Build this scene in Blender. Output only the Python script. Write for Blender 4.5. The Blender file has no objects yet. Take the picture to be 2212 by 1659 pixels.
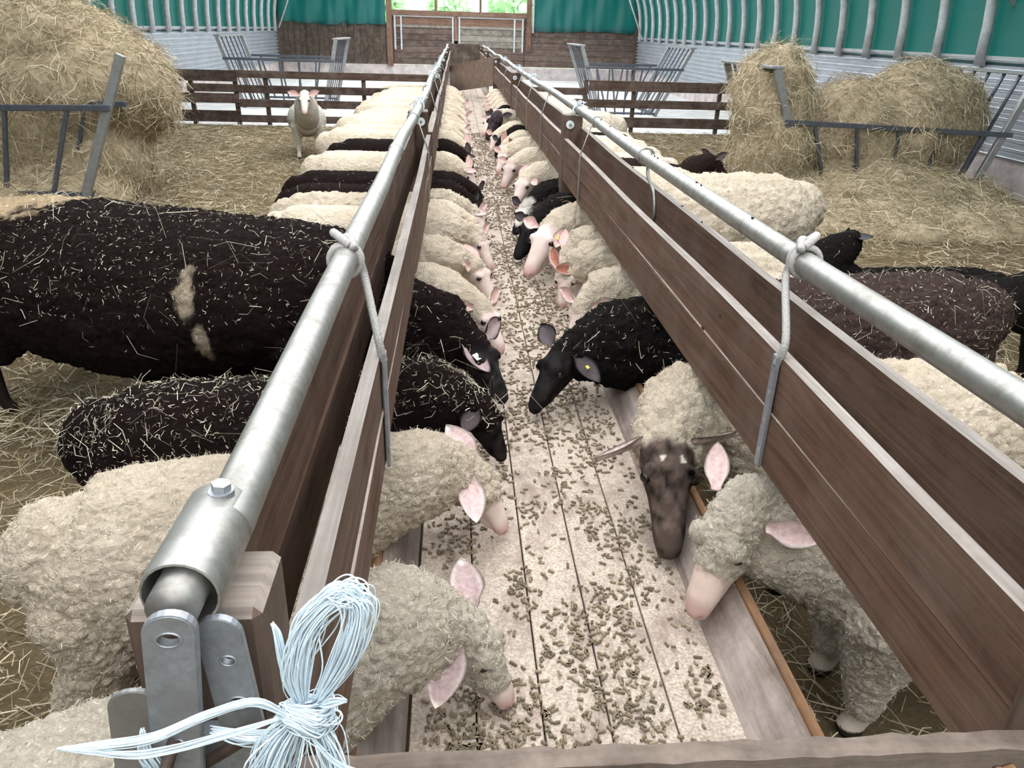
import bpy, bmesh, math, random
import numpy as np
from mathutils import Vector, Matrix
from math import sin, cos, pi, radians, sqrt
random.seed(7)
RNG = np.random.default_rng(11)
scene = bpy.context.scene
COL = scene.collection

# ------------------------------------------------------------------ camera, world, light, exposure
F_PX, IMG_W, IMG_H = 1661.0, 2212.0, 1659.0
CAM_Z = 1.65
def make_camera():
    roll = radians(1.7); c, s = cos(roll), sin(roll)
    dx, dy = 985 - IMG_W/2, 60 - IMG_H/2            # vanishing point of the trough
    ux, uy = c*dx + s*dy, -s*dx + c*dy
    p = math.atan2(-uy, F_PX)
    R0 = np.array([1, 0, 0.]); F0 = np.array([0, 1, 0.]); Z = np.array([0, 0, 1.])
    fw = cos(p)*F0 - sin(p)*Z; dn = -(cos(p)*Z + sin(p)*F0)
    d = ux*R0 + uy*dn + F_PX*fw
    yaw = math.atan2(d[0], d[1]); cy, sy = cos(yaw), sin(yaw)
    Rz = np.array([[cy, -sy, 0], [sy, cy, 0], [0, 0, 1]])
    R0, fw, dn = Rz@R0, Rz@fw, Rz@dn
    r = c*R0 - s*dn; dd = s*R0 + c*dn
    cam = bpy.data.cameras.new('camera'); ob = bpy.data.objects.new('camera', cam); COL.objects.link(ob)
    cam.sensor_width = 36; cam.lens = F_PX/IMG_W*36; cam.clip_start = .02; cam.clip_end = 400
    ob.matrix_world = Matrix(((r[0], -dd[0], -fw[0], 0), (r[1], -dd[1], -fw[1], 0), (r[2], -dd[2], -fw[2], CAM_Z), (0, 0, 0, 1)))
    scene.camera = ob
make_camera()

world = bpy.data.worlds.new('overcast_sky'); scene.world = world; world.use_nodes = True
bgn = world.node_tree.nodes['Background']
bgn.inputs[0].default_value = (.96, .98, 1.0, 1); bgn.inputs[1].default_value = 5.6
vs = scene.view_settings
vs.view_transform = 'Standard'; vs.look = 'None'; vs.gamma = 1; vs.use_curve_mapping = False
vs.exposure = 0.02

# ------------------------------------------------------------------ materials
MATS = {}
def nmat(name):
    m = bpy.data.materials.new(name); m.use_nodes = True; nt = m.node_tree
    b = nt.nodes['Principled BSDF']; MATS[name] = m
    return m, nt, b
def N(nt, t, **kw):
    n = nt.nodes.new(t)
    for k, v in kw.items():
        if k.startswith('i_'):
            key = k[2:]; key = int(key) if key.isdigit() else key.replace('_', ' ')
            n.inputs[key].default_value = v
        else: setattr(n, k, v)
    return n
def ramp(nt, src, stops):
    r = nt.nodes.new('ShaderNodeValToRGB'); e = r.color_ramp.elements
    while len(e) < len(stops): e.new(.5)
    for i, (p, c) in enumerate(stops):
        e[i].position = p; e[i].color = (*c, 1) if len(c) == 3 else c
    nt.links.new(src, r.inputs[0]); return r
def objcoord(nt, scale, rnd=True):
    tc = nt.nodes.new('ShaderNodeTexCoord'); mp = nt.nodes.new('ShaderNodeMapping')
    mp.inputs['Scale'].default_value = scale
    nt.links.new(tc.outputs['Object'], mp.inputs['Vector'])
    if rnd:
        oi = nt.nodes.new('ShaderNodeObjectInfo')
        mu = N(nt, 'ShaderNodeMath', operation='MULTIPLY', i_1=37.0)
        nt.links.new(oi.outputs['Random'], mu.inputs[0])
        cb = nt.nodes.new('ShaderNodeCombineXYZ')
        for k in range(3): nt.links.new(mu.outputs[0], cb.inputs[k])
        nt.links.new(cb.outputs[0], mp.inputs['Location'])
    return mp
def mixrgb(nt, a, b, fac, blend='MIX'):
    m = nt.nodes.new('ShaderNodeMix'); m.data_type = 'RGBA'; m.blend_type = blend
    for sock, v in ((m.inputs[6], a), (m.inputs[7], b), (m.inputs[0], fac)):
        if hasattr(v, 'links') or hasattr(v, 'is_linked'): nt.links.new(v, sock)
        elif isinstance(v, (int, float)): sock.default_value = v
        else: sock.default_value = (*v, 1)
    return m.outputs[2]
def bump(nt, b, src, strength, dist):
    bp = nt.nodes.new('ShaderNodeBump'); bp.inputs['Strength'].default_value = strength; bp.inputs['Distance'].default_value = dist
    nt.links.new(src, bp.inputs['Height']); nt.links.new(bp.outputs[0], b.inputs['Normal']); return bp
def wood(name, dark, light, axis='y', worn=None, worn_amt=.5, rough=.8, gs=34):
    """planks: stretched grain along an axis, knots of noise, optional worn/dusty colour"""
    m, nt, b = nmat(name)
    sc = {'x': (1.6, gs, gs), 'y': (gs, 1.6, gs), 'z': (gs, gs, 1.6)}[axis]
    mp = objcoord(nt, sc)
    n1 = N(nt, 'ShaderNodeTexNoise', i_Scale=1.0, i_Detail=6.0, i_Roughness=.65, i_Distortion=.8); nt.links.new(mp.outputs[0], n1.inputs['Vector'])
    r = ramp(nt, n1.outputs[0], [(.3, dark), (.7, light)])
    mp2 = objcoord(nt, (5, 5, 5))
    n2 = N(nt, 'ShaderNodeTexNoise', i_Scale=1.0, i_Detail=5.0, i_Roughness=.7); nt.links.new(mp2.outputs[0], n2.inputs['Vector'])
    col = r.outputs[0]
    oi = nt.nodes.new('ShaderNodeObjectInfo')
    hv = nt.nodes.new('ShaderNodeHueSaturation')
    mr = N(nt, 'ShaderNodeMapRange', i_3=.75, i_4=1.2); nt.links.new(oi.outputs['Random'], mr.inputs[0])
    nt.links.new(mr.outputs[0], hv.inputs['Value']); nt.links.new(col, hv.inputs['Color']); col = hv.outputs[0]
    if worn:
        wr = ramp(nt, n2.outputs[0], [(.42, (0, 0, 0)), (.68, (worn_amt,)*3)])
        col = mixrgb(nt, col, worn, wr.outputs[0])
    nt.links.new(col, b.inputs['Base Color']); b.inputs['Roughness'].default_value = rough; b.inputs['Specular IOR Level'].default_value = .18
    bump(nt, b, n1.outputs[0], .45, .005)
    return m
def plain(name, c, rough=.7, metal=0., var=.15, scale=20., spec=None):
    m, nt, b = nmat(name)
    mp = objcoord(nt, (scale,)*3)
    n1 = N(nt, 'ShaderNodeTexNoise', i_Scale=1.0, i_Detail=5.0, i_Roughness=.65); nt.links.new(mp.outputs[0], n1.inputs['Vector'])
    r = ramp(nt, n1.outputs[0], [(.3, tuple(x*(1-var) for x in c)), (.7, tuple(min(1, x*(1+var)) for x in c))])
    nt.links.new(r.outputs[0], b.inputs['Base Color']); b.inputs['Roughness'].default_value = rough; b.inputs['Metallic'].default_value = metal
    bump(nt, b, n1.outputs[0], .1, .002)
    return m
def galv(name, c, rough=.42, scale=60, dirt=(.16, .13, .1), damt=.5):
    m, nt, b = nmat(name)
    mp = objcoord(nt, (scale,)*3)
    v = N(nt, 'ShaderNodeTexVoronoi', i_Scale=1.0); nt.links.new(mp.outputs[0], v.inputs['Vector'])
    n1 = N(nt, 'ShaderNodeTexNoise', i_Scale=.35, i_Detail=6.0, i_Roughness=.7); nt.links.new(mp.outputs[0], n1.inputs['Vector'])
    r = ramp(nt, v.outputs['Color'], [(.0, tuple(x*.82 for x in c)), (1., c)])
    w = ramp(nt, n1.outputs[0], [(.48, (0, 0, 0)), (.75, (damt,)*3)])
    nt.links.new(mixrgb(nt, r.outputs[0], dirt, w.outputs[0]), b.inputs['Base Color'])
    b.inputs['Metallic'].default_value = .75
    rr = N(nt, 'ShaderNodeMapRange', i_3=rough*.85, i_4=rough*1.5); nt.links.new(n1.outputs[0], rr.inputs[0]); nt.links.new(rr.outputs[0], b.inputs['Roughness'])
    bump(nt, b, n1.outputs[0], .12, .002)
    return m
def attr_mat(name, attr, rough=.8, scale=60, var=.2, bumpd=0., trans=0.):
    m, nt, b = nmat(name)
    a = N(nt, 'ShaderNodeAttribute', attribute_name=attr)
    mp = objcoord(nt, (scale,)*3, rnd=False)
    n1 = N(nt, 'ShaderNodeTexNoise', i_Scale=1.0, i_Detail=4.0); nt.links.new(mp.outputs[0], n1.inputs['Vector'])
    r = ramp(nt, n1.outputs[0], [(.25, (1-var,)*3), (.75, (1+var,)*3)])
    nt.links.new(mixrgb(nt, a.outputs['Color'], r.outputs[0], 1.0, 'MULTIPLY'), b.inputs['Base Color'])
    b.inputs['Roughness'].default_value = rough
    b.inputs['Specular IOR Level'].default_value = .25
    if bumpd: bump(nt, b, n1.outputs[0], .5, bumpd)
    return m

wood('board_brown', (.050, .026, .016), (.145, .083, .054), 'y', worn=(.2, .15, .12), worn_amt=.3)
wood('edge_grey', (.19, .165, .145), (.37, .335, .30), 'y', worn=(.15, .12, .10), worn_amt=.5, gs=50)
wood('post_wood', (.05, .03, .02), (.12, .075, .055), 'z', worn=(.22, .18, .15), worn_amt=.3)
wood('post_top', (.20, .165, .14), (.40, .34, .29), 'x', worn=(.14, .1, .08), worn_amt=.35, gs=60)
wood('fence_wood', (.035, .021, .015), (.10, .065, .05), 'x', worn=(.2, .165, .14), worn_amt=.5)
wood('wall_plank_v', (.035, .025, .02), (.11, .08, .06), 'z', worn=(.2, .16, .13), worn_amt=.5)
wood('wall_plank_h', (.05, .032, .026), (.15, .105, .085), 'x', worn=(.24, .2, .17), worn_amt=.5)
wood('wall_plank_grey', (.10, .085, .07), (.28, .25, .21), 'x', worn=(.36, .33, .28), worn_amt=.6)
wood('frame_wood', (.10, .055, .035), (.22, .13, .09), 'z', worn=(.28, .2, .15), worn_amt=.4)
wood('frame_wood_x', (.10, .055, .035), (.24, .14, .1), 'x', worn=(.28, .2, .15), worn_amt=.4)
wood('plywood', (.13, .085, .058), (.22, .155, .115), 'x', worn=(.26, .2, .16), worn_amt=.4, gs=14)
wood('bar_wood', (.05, .036, .028), (.15, .115, .09), 'x', worn=(.28, .22, .18), worn_amt=.6)
wood('edge_rim', (.12, .06, .028), (.34, .19, .10), 'y', worn=(.06, .04, .03), worn_amt=.6)
wood('edge_plank', (.16, .125, .105), (.42, .36, .32), 'y', worn=(.11, .075, .055), worn_amt=.7, gs=20)
galv('galvanised', (.37, .362, .335), .40, damt=.8)
galv('galvanised_bright', (.55, .56, .58), .38, scale=35, damt=.35)
galv('steel_grey', (.40, .42, .45), .45, scale=90)
galv('feeder_steel', (.13, .14, .165), .42, scale=30, dirt=(.06, .05, .05), damt=.5)
galv('feeder_post', (.36, .365, .36), .42, scale=30, dirt=(.2, .17, .15), damt=.6)
galv('corrugated_steel', (.58, .61, .65), .28, scale=6, dirt=(.34, .34, .35), damt=.5); MATS['corrugated_steel'].node_tree.nodes['Principled BSDF'].inputs['Metallic'].default_value = .5
for _n in MATS['corrugated_steel'].node_tree.nodes:
    if _n.type == 'BUMP': _n.inputs['Strength'].default_value = .0
galv('rust_rod', (.12, .085, .07), .6, scale=90, dirt=(.05, .03, .025), damt=.8)
plain('rib_steel', (.46, .47, .48), .6, .2, .2, 12)
plain('insect_black', (.012, .011, .01), .9, 0, .1); plain('knot_hole_dark', (.032, .018, .011), .9, 0, .3, 200)
plain('concrete', (.68, .66, .64), .9, 0, .22, 2.5)
plain('concrete_wall', (.50, .44, .42), .95, 0, .35, 3.5)
plain('twine', (.62, .72, .78), .55, 0, .12, 120)
plain('cord_grey', (.36, .34, .32), .85, 0, .3, 300)
plain('white_disc', (.75, .82, .84), .4, 0, .05)
plain('ear_tag_yellow', (.72, .58, .06), .45, 0, .1, 80)
plain('ear_tag_white', (.72, .68, .58), .45, 0, .1, 80)
plain('eye_dark', (.008, .006, .005), .12, 0, .05)
plain('muck', (.02, .014, .01), .9)
attr_mat('straw_strand', 'col', .75, 40, .25)
attr_mat('pellet', 'col', .8, 300, .25)
attr_mat('ear_skin', 'col', .65, 120, .18, .0006)
attr_mat('tuft', 'col', .95, 60, .15); MATS['tuft'].node_tree.nodes['Principled BSDF'].inputs['Specular IOR Level'].default_value = .04

def glow_tarp():
    m, nt, b = nmat('green_tarp')
    mp = objcoord(nt, (1.2, 1.2, 1.2), rnd=False)
    n1 = N(nt, 'ShaderNodeTexNoise', i_Scale=1.0, i_Detail=4.0); nt.links.new(mp.outputs[0], n1.inputs['Vector'])
    r = ramp(nt, n1.outputs[0], [(.3, (.0022, .042, .040)), (.7, (.004, .060, .057))])
    nt.links.new(r.outputs[0], b.inputs['Base Color']); b.inputs['Roughness'].default_value = .5
    tr = nt.nodes.new('ShaderNodeBsdfTranslucent'); tr.inputs[0].default_value = (.006, .14, .13, 1)
    mx = nt.nodes.new('ShaderNodeMixShader'); mx.inputs[0].default_value = .16
    out = nt.nodes['Material Output']
    nt.links.new(b.outputs[0], mx.inputs[1]); nt.links.new(tr.outputs[0], mx.inputs[2]); nt.links.new(mx.outputs[0], out.inputs[0])
glow_tarp()
def clear_sheet(name, fac, col):
    m, nt, b = nmat(name)
    b.inputs['Base Color'].default_value = (.8, .8, .8, 1); b.inputs['Roughness'].default_value = .3
    t = nt.nodes.new('ShaderNodeBsdfTransparent'); t.inputs[0].default_value = (*col, 1)
    mx = nt.nodes.new('ShaderNodeMixShader'); mx.inputs[0].default_value = fac
    out = nt.nodes['Material Output']
    nt.links.new(b.outputs[0], mx.inputs[1]); nt.links.new(t.outputs[0], mx.inputs[2]); nt.links.new(mx.outputs[0], out.inputs[0])
clear_sheet('roof_light', .9, (.97, .98, 1)); clear_sheet('window_glass', .92, (.93, 1, .97))
def straw_floor():
    m, nt, b = nmat('straw_floor')
    mp = objcoord(nt, (9, 9, 9), rnd=False)
    n0 = N(nt, 'ShaderNodeTexNoise', i_Scale=.25, i_Detail=4.0); nt.links.new(mp.outputs[0], n0.inputs['Vector'])
    n1 = N(nt, 'ShaderNodeTexNoise', i_Scale=3.0, i_Detail=8.0, i_Roughness=.75, i_Distortion=2.5); nt.links.new(mp.outputs[0], n1.inputs['Vector'])
    r = ramp(nt, n1.outputs[0], [(.30, (.17, .12, .062)), (.52, (.25, .185, .10)), (.75, (.36, .275, .16))])
    nt.links.new(mixrgb(nt, r.outputs[0], (.14, .10, .055), n0.outputs[0]), b.inputs['Base Color']); b.inputs['Roughness'].default_value = .9
    b.inputs['Specular IOR Level'].default_value = .1; bump(nt, b, n1.outputs[0], .8, .03)
straw_floor()
plain('hay_inner', (.34, .27, .17), .95, 0, .3, 25)
def trough_plank():
    m, nt, b = nmat('trough_plank')
    mp = objcoord(nt, (30, 1.6, 30))
    n1 = N(nt, 'ShaderNodeTexNoise', i_Scale=1.0, i_Detail=6.0, i_Roughness=.7); nt.links.new(mp.outputs[0], n1.inputs['Vector'])
    base = ramp(nt, n1.outputs[0], [(.3, (.16, .115, .095)), (.7, (.30, .23, .19))])
    mp2 = objcoord(nt, (7, 4, 7))
    n2 = N(nt, 'ShaderNodeTexNoise', i_Scale=1.0, i_Detail=8.0, i_Roughness=.75, i_Distortion=.5); nt.links.new(mp2.outputs[0], n2.inputs['Vector'])
    dust = ramp(nt, n2.outputs[0], [(.36, (.05, .05, .05)), (.52, (1, 1, 1))])
    mp3 = objcoord(nt, (160, 160, 160))
    n3 = N(nt, 'ShaderNodeTexNoise', i_Scale=1.0, i_Detail=2.0); nt.links.new(mp3.outputs[0], n3.inputs['Vector'])
    dc = ramp(nt, n3.outputs[0], [(.3, (.30, .24, .19)), (.7, (.56, .475, .39))])
    nt.links.new(mixrgb(nt, base.outputs[0], dc.outputs[0], dust.outputs[0]), b.inputs['Base Color']); b.inputs['Roughness'].default_value = .9
    b.inputs['Specular IOR Level'].default_value = .15; bump(nt, b, n1.outputs[0], .3, .001)
trough_plank()
def sheep_mat(name, lock, fine):
    m, nt, b = nmat(name)
    a = N(nt, 'ShaderNodeAttribute', attribute_name='coat'); w = N(nt, 'ShaderNodeAttribute', attribute_name='wool')
    tc = nt.nodes.new('ShaderNodeTexCoord')
    nz = N(nt, 'ShaderNodeTexNoise', i_Scale=28.0, i_Detail=3.0); nt.links.new(tc.outputs['Object'], nz.inputs['Vector'])
    mv = nt.nodes.new('ShaderNodeVectorMath'); mv.operation = 'MULTIPLY_ADD'; mv.inputs[1].default_value = (.045,)*3
    nt.links.new(nz.outputs['Color'], mv.inputs[0]); nt.links.new(tc.outputs['Object'], mv.inputs[2])
    v = N(nt, 'ShaderNodeTexVoronoi', i_Scale=lock, feature='SMOOTH_F1'); nt.links.new(mv.outputs[0], v.inputs['Vector'])
    n2 = N(nt, 'ShaderNodeTexNoise', i_Scale=fine, i_Detail=5.0, i_Roughness=.7, i_Distortion=1.5); nt.links.new(mv.outputs[0], n2.inputs['Vector'])
    inv = N(nt, 'ShaderNodeMath', operation='MULTIPLY_ADD', i_1=-1.4, i_2=1.0); nt.links.new(v.outputs['Distance'], inv.inputs[0])
    ad = N(nt, 'ShaderNodeMath', operation='MULTIPLY_ADD', i_1=.9); nt.links.new(n2.outputs[0], ad.inputs[0]); nt.links.new(inv.outputs[0], ad.inputs[2])
    ve = N(nt, 'ShaderNodeTexVoronoi', i_Scale=lock*.52, feature='DISTANCE_TO_EDGE'); nt.links.new(mv.outputs[0], ve.inputs['Vector'])
    er = N(nt, 'ShaderNodeMapRange', i_1=0.0, i_2=.12, i_3=-.30, i_4=.10); nt.links.new(ve.outputs['Distance'], er.inputs[0])
    a2 = N(nt, 'ShaderNodeMath', operation='ADD'); nt.links.new(ad.outputs[0], a2.inputs[0]); nt.links.new(er.outputs[0], a2.inputs[1])
    hm = N(nt, 'ShaderNodeMath', operation='MULTIPLY'); nt.links.new(a2.outputs[0], hm.inputs[0]); nt.links.new(w.outputs['Fac'], hm.inputs[1])
    n5 = N(nt, 'ShaderNodeTexNoise', i_Scale=fine*.37, i_Detail=4.0, i_Roughness=.7); nt.links.new(tc.outputs['Object'], n5.inputs['Vector'])
    cr = ramp(nt, n5.outputs[0], [(.25, (.86, .84, .80)), (.55, (1, 1, 1)), (.8, (1.08, 1.08, 1.08))])
    n4 = N(nt, 'ShaderNodeTexNoise', i_Scale=9.0, i_Detail=3.0); nt.links.new(tc.outputs['Object'], n4.inputs['Vector'])
    cr2 = ramp(nt, n4.outputs[0], [(.3, (.88, .86, .82)), (.7, (1.06, 1.06, 1.06))])
    c1 = mixrgb(nt, a.outputs['Color'], cr.outputs[0], w.outputs['Fac'], 'MULTIPLY')
    c2 = mixrgb(nt, c1, cr2.outputs[0], 1.0, 'MULTIPLY')
    nt.links.new(c2, b.inputs['Base Color']); b.inputs['Roughness'].default_value = .9
    b.inputs['Specular IOR Level'].default_value = .06
    bump(nt, b, hm.outputs[0], .9, .011)
sheep_mat('fleece', 75., 210.); sheep_mat('fleece_far', 45., 110.)
plain('foliage', (.16, .34, .08), .8, 0, .4, 3); plain('grass', (.22, .40, .12), .9, 0, .3, .5)
plain('bark', (.12, .09, .06), .9)

# ------------------------------------------------------------------ mesh helpers
def V3(*a): return np.array(a, float)
def unit(v):
    v = np.asarray(v, float); return v/np.linalg.norm(v)
def worldloc(o):
    p = np.zeros(3)
    while o is not None: p = p+np.array(o.location); o = o.parent
    return p
class MB:
    def __init__(s): s.v = []; s.f = []; s.m = []
    def box(s, c, d, axes=None, m=0, top=None, bev=0.):
        """box with centre c, full sizes d; axes = 3 vectors; top = material index of the +third face; bev = chamfer"""
        c = np.asarray(c, float); ax = np.eye(3) if axes is None else np.array([unit(a) for a in axes])
        hx, hy, hz = np.asarray(d, float)/2
        bm = bmesh.new(); bmesh.ops.create_cube(bm, size=1.)
        for w in bm.verts: w.co = Vector((w.co.x*2*hx, w.co.y*2*hy, w.co.z*2*hz))
        if bev: bmesh.ops.bevel(bm, geom=bm.edges[:], offset=bev, segments=1, affect='EDGES')
        n0 = len(s.v); bm.verts.index_update(); bm.normal_update()
        for w in bm.verts: s.v.append(tuple(c + ax.T@np.array(w.co)))
        for fc in bm.faces:
            s.f.append([n0+w.index for w in fc.verts]); s.m.append(top if (top is not None and fc.normal.z > .6) else m)
        bm.free(); return s
    def bar(s, p, q, w, h, up=(0, 0, 1), m=0, top=None, bev=0.):
        p, q = np.asarray(p, float), np.asarray(q, float); d = q-p; L = np.linalg.norm(d); d = d/L
        up = np.asarray(up, float); u = up-d*(up@d)
        if np.linalg.norm(u) < 1e-4: u = V3(1, 0, 0)-d*d[0]
        u = unit(u); sd = np.cross(u, d)
        # axes: side, dir, up must be right handed: side x dir = up
        return s.box((p+q)/2, (w, L, h), (np.cross(d, u), d, u), m, top, bev)
    def tube(s, pts, rad, n=10, m=0, caps=True, closed=False):
        pts = [np.asarray(p, float) for p in pts]; k = len(pts)
        rad = [rad]*k if np.isscalar(rad) else rad
        t0 = None; n0 = len(s.v)
        for i in range(k):
            if closed: t = pts[(i+1) % k]-pts[i-1]
            else: t = pts[min(i+1, k-1)]-pts[max(i-1, 0)]
            t = unit(t)
            if t0 is None:
                a = V3(0, 0, 1) if abs(t[2]) < .9 else V3(1, 0, 0); u = unit(a-t*(a@t))
            else:
                u = u-t*(u@t); u = unit(u)
            t0 = t; w = np.cross(t, u)
            for j in range(n):
                an = 2*pi*j/n; s.v.append(tuple(pts[i]+rad[i]*(cos(an)*u+sin(an)*w)))
        for i in range(k if closed else k-1):
            for j in range(n):
                a = n0+i*n+j; b = n0+i*n+(j+1) % n; i2 = (i+1) % k
                s.f.append([a, b, n0+i2*n+(j+1) % n, n0+i2*n+j]); s.m.append(m)
        if caps and not closed:
            s.f.append([n0+j for j in range(n)][::-1]); s.m.append(m)
            s.f.append([n0+(k-1)*n+j for j in range(n)]); s.m.append(m)
        return s
    def build(s, name, mats, parent=None, smooth=False, origin=None, autosm=None):
        me = bpy.data.meshes.new(name)
        o0 = worldloc(parent) if parent is not None and origin is None else (np.zeros(3) if origin is None else np.asarray(origin, float))
        vv = np.array(s.v)-o0
        me.from_pydata(vv.tolist(), [], s.f)
        for mm in ([mats] if isinstance(mats, str) else mats): me.materials.append(MATS[mm])
        me.polygons.foreach_set('material_index', s.m)
        if smooth: me.polygons.foreach_set('use_smooth', [True]*len(s.f))
        me.update()
        ob = bpy.data.objects.new(name, me); COL.objects.link(ob)
        if parent is not None: ob.parent = parent
        elif origin is not None: ob.location = o0
        return ob
def holed_plate(parent, pts2, o, ex, ez, en, th, name, mat, holes=(), bev=.0012):
    """flat plate with holes cut right through; outline in the (ex, ez) plane, thickness along en"""
    o, ex, ez, en = (np.asarray(a, float) for a in (o, ex, ez, en)); ex, ez, en = unit(ex), unit(ez), unit(en)
    loops = [list(pts2)]+[[(a+r1*cos(t), c+r2*sin(t)) for t in np.linspace(0, 2*pi, 20, endpoint=False)] for (a, c, r1, r2) in holes]
    bm = bmesh.new(); edges = []; idx = []; n = 0
    for lp in loops:
        vs_ = [bm.verts.new((a, c, 0)) for a, c in lp]; idx.append(list(range(n, n+len(lp)))); n += len(lp)
        edges += [bm.edges.new((vs_[i], vs_[(i+1) % len(vs_)])) for i in range(len(vs_))]
    bmesh.ops.triangle_fill(bm, use_beauty=True, use_dissolve=False, edges=edges, normal=(0, 0, 1)); bm.verts.index_update()
    tris = [[v.index for v in f.verts] for f in bm.faces]; bm.free()
    q = MB()
    for k in (0, 1):
        for lp in loops:
            for (a, c) in lp: q.v.append(tuple(o+ex*a+ez*c+en*th*k))
    for t in tris: q.f.append(t); q.f.append([n+i for i in t[::-1]]); q.m += [0, 0]
    for ix in idx:
        for i in range(len(ix)): a, c = ix[i], ix[(i+1) % len(ix)]; q.f.append([a, n+a, n+c, c]); q.m.append(0)
    ob = q.build(name, mat, parent); bb = bmesh.new(); bb.from_mesh(ob.data); bmesh.ops.recalc_face_normals(bb, faces=bb.faces[:])
    bmesh.ops.bevel(bb, geom=[e for e in bb.edges if e.calc_face_angle(0) > .9], offset=bev, segments=2, affect='EDGES', clamp_overlap=True); bb.to_mesh(ob.data); bb.free()
    return ob
def tag(o, label, cat, group=None, kind=None):
    if label: o['label'] = label
    if cat: o['category'] = cat
    if group: o['group'] = group
    if kind: o['kind'] = kind
    return o
def thing(name, loc, label, cat, group=None):
    o = bpy.data.objects.new(name, None); COL.objects.link(o); o.location = loc; o.empty_display_size = .1
    return tag(o, label, cat, group)
def struct(name, loc=None, mb=None, mats=None):
    if mb is not None: o = mb.build(name, mats, origin=loc)
    else:
        o = bpy.data.objects.new(name, None); COL.objects.link(o); o.location = loc or (0, 0, 0)
    o['kind'] = 'structure'; return o
def copyobj(o, parent, loc):
    c = o.copy(); COL.objects.link(c); c.parent = parent; c.location = loc; return c
def catmull(P, n):
    P = [np.asarray(p, float) for p in P]; P = [2*P[0]-P[1]]+P+[2*P[-1]-P[-2]]; out = []
    for i in range(1, len(P)-2):
        for k in range(n):
            t = k/n; a, b, c, d = P[i-1:i+3]
            out.append(.5*((2*b)+(c-a)*t+(2*a-5*b+4*c-d)*t*t+(3*b-a-3*c+d)*t**3))
    out.append(P[-2]); return out

# ------------------------------------------------------------------ noise in numpy
def hash3(ix, iy, iz, seed):
    h = (ix*374761393 + iy*668265263 + iz*2147483647 + seed*974711) & 0xffffffff
    h = ((h ^ (h >> 13))*1274126177) & 0xffffffff
    h = ((h ^ (h >> 16))*2246822519) & 0xffffffff
    return ((h ^ (h >> 15)) & 0xffffff)/float(0xffffff)
def vnoise(p, seed=0):
    i = np.floor(p).astype(np.int64); f = p-i; f = f*f*(3-2*f); r = 0
    for dx in (0, 1):
        for dy in (0, 1):
            for dz in (0, 1):
                w = (f[:, 0] if dx else 1-f[:, 0])*(f[:, 1] if dy else 1-f[:, 1])*(f[:, 2] if dz else 1-f[:, 2])
                r = r+w*hash3(i[:, 0]+dx, i[:, 1]+dy, i[:, 2]+dz, seed)
    return r
def fbm(p, seed=0, o=3):
    r = 0; a = .5
    for k in range(o): r = r+a*vnoise(p*2**k, seed+k); a *= .5
    return r/(1-.5**o)
def worley(p, seed=0):
    i = np.floor(p).astype(np.int64); F1 = np.full(len(p), 9.); F2 = np.full(len(p), 9.)
    for dx in (-1, 0, 1):
        for dy in (-1, 0, 1):
            for dz in (-1, 0, 1):
                c = i+np.array([dx, dy, dz])
                q = c+np.stack([hash3(c[:, 0], c[:, 1], c[:, 2], seed+k) for k in range(3)], 1)
                d = np.sqrt(((p-q)**2).sum(1))
                F2 = np.where(d < F1, F1, np.minimum(F2, d)); F1 = np.minimum(F1, d)
    return F1, F2

def strands_mesh(name, base, dirs, lens, width, cols, mat='straw_strand', bend=.25, parent=None, origin=None, rng=RNG):
    """thousands of bent flat blades as one mesh; base (n,3), dirs (n,3) unit"""
    n = len(base); dirs = dirs/np.linalg.norm(dirs, axis=1)[:, None]
    rnd = rng.normal(size=(n, 3)); sd = np.cross(dirs, rnd); sd /= np.linalg.norm(sd, axis=1)[:, None]
    bn = rng.normal(size=(n, 3)); bn -= dirs*(bn*dirs).sum(1)[:, None]
    w = (np.full(n, width)*rng.uniform(.6, 1.4, n))[:, None]; L = lens[:, None]
    P0 = base; P1 = base+dirs*L*.5+bn*L*bend*.3; P2 = base+dirs*L+bn*L*bend*.1*rng.uniform(-3, 3, (n, 1))
    vv = np.stack([P0-sd*w/2, P0+sd*w/2, P1-sd*w/2, P1+sd*w/2, P2-sd*w/3, P2+sd*w/3], 1).reshape(-1, 3)
    o0 = np.array(parent.location) if parent is not None else (np.zeros(3) if origin is None else np.asarray(origin, float))
    me = bpy.data.meshes.new(name); me.vertices.add(6*n); me.vertices.foreach_set('co', (vv-o0).ravel())
    b = (np.arange(n)*6)[:, None]; q = np.concatenate([b+[0, 1, 3, 2], b+[2, 3, 5, 4]], 1).reshape(-1)
    me.loops.add(8*n); me.loops.foreach_set('vertex_index', q.astype(np.int32))
    me.polygons.add(2*n); me.polygons.foreach_set('loop_start', (np.arange(2*n)*4).astype(np.int32))
    me.update(calc_edges=True)
    ca = me.color_attributes.new('col', 'FLOAT_COLOR', 'POINT')
    cc = np.ones((6*n, 4)); cc[:, :3] = np.repeat(cols, 6, 0); ca.data.foreach_set('color', cc.ravel())
    me.materials.append(MATS[mat])
    ob = bpy.data.objects.new(name, me); COL.objects.link(ob); ob['kind'] = 'stuff'
    if parent is not None: ob.parent = parent
    elif origin is not None: ob.location = o0
    return ob
HAY = np.array([[.42, .34, .21], [.33, .26, .155], [.53, .45, .31], [.25, .19, .11], [.60, .53, .39], [.36, .31, .20]])
def haycols(n, mul=1., rng=RNG):
    return HAY[rng.integers(0, len(HAY), n)]*rng.uniform(.65, 1.2, (n, 1))*mul

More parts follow.
